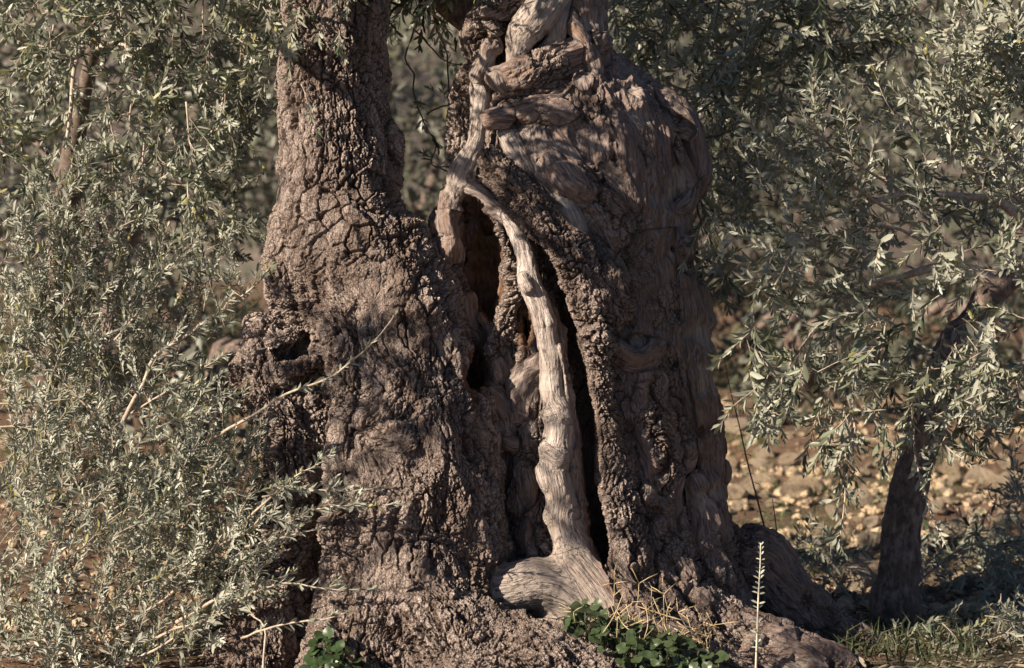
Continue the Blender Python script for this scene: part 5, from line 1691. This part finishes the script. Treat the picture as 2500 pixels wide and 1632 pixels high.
def grass(n, spots, hh):
    vs, fs, k = [], [], 0
    for _ in range(n):
        px, py, sx, sy = spots[g.randint(len(spots))]
        P = ground_point(g.normal(px, sx), g.normal(py, sy))
        h = hh * g.uniform(.5, 1.4)
        w = .0025 + .0012 * (P[1] + 8) / 8
        d = unit(np.array((g.normal(0, .4), g.normal(0, .4), 1)))
        s = unit(np.cross(d, unit(g.normal(size=3)))) * w
        z = float(ground_z(P[0], P[1])[0]) - .01
        p0 = np.array((P[0], P[1], z))
        b = np.array((g.normal(0, .3), g.normal(0, .3), -.15)) * h
        vs.append(np.array([p0 - s, p0 + s, p0 + d * h * .55 + s * .8, p0 + d * h * .55 - s * .8, p0 + d * h + b]))
        fs.append(k)
        k += 5
    base = np.array(fs)[:, None]
    return np.concatenate(vs), [base + np.array((0, 1, 2, 3)), base + np.array((3, 2, 4))]


V, F = grass(5200, [(60, 1085, 60, 22), (-10, 905, 60, 25), (90, 950, 60, 30), (560, 885, 40, 20), (1745, 735, 50, 18), (1690, 800, 50, 30), (1720, 930, 60, 25), (1950, 1240, 150, 60), (330, 1250, 120, 60), (1800, 1080, 60, 30), (2250, 1150, 120, 40)], .07)
tag(add('grass', mesh_np('grass', V, F), None, M_GRASS), 'short green grass in patches between the stones', kind='stuff')
V, F = grass(2600, [(1745, 735, 60, 14), (1700, 790, 60, 22), (1850, 820, 120, 25), (60, 905, 90, 25), (560, 885, 60, 22), (330, 860, 120, 25), (2300, 840, 140, 25)], .20)
tag(add('grass', mesh_np('grass', V, F), None, M_GRASS), 'tufts of grass and weeds far out on the field', kind='stuff')
# fallen leaves and bits of twig
M_LITTER = leaf_material('fallen_leaf', (0.085, 0.055, 0.035), (0.27, 0.20, 0.125), (0.26, 0.22, 0.165), .8, .05)
nl = 4200
px_ = np.where(g.rand(nl) < .6, g.uniform(1700, 2520, nl), g.uniform(-20, 900, nl))
py_ = g.uniform(1300, 1690, nl)
Pl = np.array([ground_point(a, b) for a, b in zip(px_, py_)])
Pl[:, 2] = ground_z(Pl[:, 0], Pl[:, 1]) + g.uniform(.004, .018, nl)
Dl = unit(g.normal(size=(nl, 3)) * np.array((1, 1, .22)))
Nl = unit(np.array((0, 0, 1.0)) + g.normal(0, .35, (nl, 3)))
Nl = unit(Nl - (Nl * Dl).sum(1)[:, None] * Dl)
o = add('leaf_litter', leaf_mesh('leaf_litter', Pl, Dl, Nl, g.uniform(.025, .055, nl), g.rand(nl), .26, g), None, M_LITTER)
tag(o, 'dry fallen olive leaves strewn over the soil round the trunks', kind='stuff')
V, F = grass(520, [(2140, 1590, 70, 22), (2290, 1610, 90, 20), (2060, 1590, 40, 14), (2180, 1560, 50, 14)], .11)
tag(add('grass', mesh_np('grass', V, F), None, M_GRASSD), 'longer dark grass at the foot of the young trunk', kind='stuff')

# pale upright stalk with small paired leaves
root = empty('dry_stalk', at(1845, 1660, -.62), 'pale upright weed stalk with tiny paired leaves in front of the spreading root', 'plant')
P = np.array([at(*q) for q in catmull([(1844, 1680, -.62), (1848, 1560, -.62), (1852, 1450, -.62), (1856, 1380, -.62), (1857, 1326, -.62)], 4)])
m = Mass(); m.tube(P, np.linspace(.0042, .0016, len(P)), 6)
add('stem', m.mesh('stem'), root, M_PALE)
protos = leaf_protos(M_LEAF2, .30)
rl = world_loc(root)
arc = np.concatenate(([0], np.cumsum(np.linalg.norm(np.diff(P, axis=0), axis=1))))


def one_leaf(root, proto, p, d, nrm, s, name='leaf'):
    d = unit(np.asarray(d, float)); nrm = np.asarray(nrm, float)
    nrm = unit(nrm - (nrm @ d) * d)
    w = np.cross(nrm, d)
    q = np.asarray(p) - np.array(world_loc(root))
    o = bpy.data.objects.new(name, proto)
    o.matrix_local = Matrix(((d[0] * s, w[0] * s, nrm[0] * s, q[0]), (d[1] * s, w[1] * s, nrm[1] * s, q[1]), (d[2] * s, w[2] * s, nrm[2] * s, q[2]), (0, 0, 0, 1)))
    COL.objects.link(o)
    o.parent = root
    o.matrix_parent_inverse = Matrix.Identity(4)
    return o


for s in np.arange(.12, arc[-1], .0165):
    p = np.array([np.interp(s, arc, P[:, i]) for i in range(3)])
    fr = s / arc[-1]
    if g.rand() < .35 and fr < .7:
        continue
    for sg in (-1, 1):
        one_leaf(root, protos[g.randint(8)], p, (sg * .8, g.normal(0, .5), g.normal(.3, .3) + .6 * fr ** 3), (0, -.6, .6), (.018 if fr < .35 else .026) * g.uniform(.8, 1.1) * (1 - .4 * fr ** 5))

# thin dark shoots behind the trunk
for pts, label in (
    ([(1887, 1386, .5), (1875, 1325, .45), (1850, 1224, .4), (1826, 1134, .38), (1805, 1040, .36), (1785, 960, .35), (1765, 860, .34)], 'thin dark leafy shoot standing behind the hump of the root'),
    ([(1920, 1480, .6), (1905, 1380, .56), (1893, 1270, .54), (1885, 1215, .53)], 'short bare dark shoot rising beside the thin leafy one')):
    root = empty('wild_shoot', at(*pts[0]), label, 'plant')
    P = np.array([at(*q) for q in catmull(pts, 4)])
    m = Mass(); m.tube(P, np.linspace(.0045, .0014, len(P)), 5)
    add('stem', m.mesh('stem'), root, M_DARKTWIG)
    pr = leaf_protos(M_LEAF, .30)
    for i in range(4, len(P)):
        for sg in (-1, 1):
            if g.rand() < .85:
                one_leaf(root, pr[g.randint(3)], P[i], (sg * .7, g.normal(0, .4), -.15), (0, -.3, .9), .026 * g.uniform(.7, 1.15))


# broad leaved plants at the foot of the trunk
def broad_leaf_mesh(mat, seed):
    """Heart-shaped leaf, base at the origin, tip along +x, cupped and wavy."""
    n = 14
    a = np.linspace(0, 2 * math.pi, n, endpoint=False)
    r = .50 * (1 - .30 * np.cos(a * 1 + math.pi) ** 8) * (1 + .05 * np.cos(5 * a + seed))
    x = .42 + r * np.cos(a) * 1.05
    y = r * np.sin(a) * 1.08
    x = np.where(np.cos(a) < -.95, .12, x)
    rim = np.stack((x, y, .10 * np.abs(y) + .05 * np.sin(3 * a + seed) - .10 * x * x), 1)
    mid = np.stack((.42 + .5 * (x - .42), .5 * y, .03 * np.sin(2 * a + seed) + .02 * np.abs(y)), 1)
    V = np.vstack((rim, mid, [(.42, 0, -.03)]))
    i = np.arange(n); j = (i + 1) % n
    me = mesh_np('leaf', V, [np.stack((i, j, j + n, i + n), 1), np.stack((i + n, j + n, np.full(n, 2 * n)), 1)])
    me.materials.append(mat)
    return me


def broad_plant(name, label, poly, n, depth, mat, size, seed):
    gg = np.random.RandomState(seed)
    protos = [broad_leaf_mesh(mat, seed + i) for i in range(5)]
    poly = np.array(poly, float)
    c = poly.mean(0)
    root = empty(name, at(c[0], poly[:, 1].max(), np.mean(depth)), label, 'plant')
    stems = Mass()
    lo, hi = poly.min(0), poly.max(0)
    k = 0
    while k < n:
        q = gg.uniform(lo, hi)
        if not in_poly(q[:1], q[1:2], poly)[0]:
            continue
        t = (q[1] - lo[1]) / (hi[1] - lo[1])
        p = at(q[0], q[1], depth[1] + (depth[0] - depth[1]) * np.clip(t + gg.normal(0, .15), 0, 1))
        d = (gg.normal(0, .8), gg.normal(-.3, .5), gg.normal(-.25, .35))
        one_leaf(root, protos[gg.randint(5)], p, d, (gg.normal(-.1, .35), -.55 + gg.normal(0, .3), .8), size * gg.uniform(.6, 1.25))
        foot = p + np.array((gg.normal(0, .02), .03, -.09))
        stems.tube(np.array([p, (p + foot) / 2 + (0, -.01, 0), foot]), [.0012, .0014, .0016], 4)
        k += 1
    tag(add('stems', stems.mesh('stems'), root, mat), kind='stuff')


broad_plant('broad_leaved_plant', 'clump of glossy dark green heart shaped leaves in the crook of the roots', [(1385, 1490), (1420, 1462), (1480, 1490), (1560, 1530), (1650, 1535), (1730, 1590), (1780, 1640), (1560, 1650), (1440, 1560), (1380, 1530)], 210, (-.76, -.50), M_BROAD, .042, 41)
broad_plant('broad_leaved_plant', 'small deep green leafy plant in the shade at the shrub side of the trunk', [(770, 1560), (800, 1520), (830, 1560), (870, 1590), (900, 1650), (740, 1650)], 60, (-.80, -.66), M_BROADD, .040, 42)

# dry grass with finger-like seed heads
root = empty('dry_grass_tuft', at(1580, 1620, -.55), 'tuft of straw coloured dry grass with star shaped seed heads over the green leaves', 'grass tuft')
heads = [(1498, 1455, 1475), (1560, 1425, 1500), (1620, 1452, 1505), (1540, 1475, 1520), (1700, 1545, 1600), (1718, 1520, 1600), (1400, 1495, 1540), (1655, 1495, 1540), (1500, 1425, 1470), (1600, 1590, 1632), (1690, 1560, 1640), (1625, 1570, 1640), (1590, 1470, 1530)]
for (hx, hy, by) in heads:
    y = g.uniform(-.64, -.5)
    m = Mass()
    top = at(hx, hy, y)
    foot = at(hx + g.normal(15, 25), by + 60, y + .06)
    path = catmull([foot, (top + foot) / 2 + g.normal(0, .008, 3), top], 4)
    m.tube(path, np.linspace(.0019, .0014, len(path)), 5)
    o = add('stalk', m.mesh('stalk'), root, M_STRAW)
    for k in range(g.randint(3, 6)):
        m = Mass()
        d = unit(np.array((g.normal(0, 1), g.normal(0, .5), g.normal(.25, .45))))
        L = g.uniform(.04, .075)
        m.tube(np.array([top, top + d * L * .5 + (0, 0, .002), top + d * L]), [.0014, .0017, .0009], 5)
        add('spike', m.mesh('spike'), o, M_STRAW)
for k in range(52):
    m = Mass()
    hx, hy = g.normal(1545, 55), g.normal(1515, 22)
    if g.rand() < .3:
        hx, hy = g.normal(1700, 30), g.normal(1560, 22)
    y = g.uniform(-.66, -.48)
    p = at(hx, hy, y)
    d = unit(np.array((g.normal(0, .8), g.normal(0, .3), g.normal(.35, .5))))
    L = g.uniform(.07, .19)
    m.tube(catmull([p - d * L / 2, p + g.normal(0, .006, 3), p + d * L / 2], 3), [.0018] * 7, 4)
    add('blade', m.mesh('blade'), root, M_STRAW)
print('all', _t.time() - _t0)
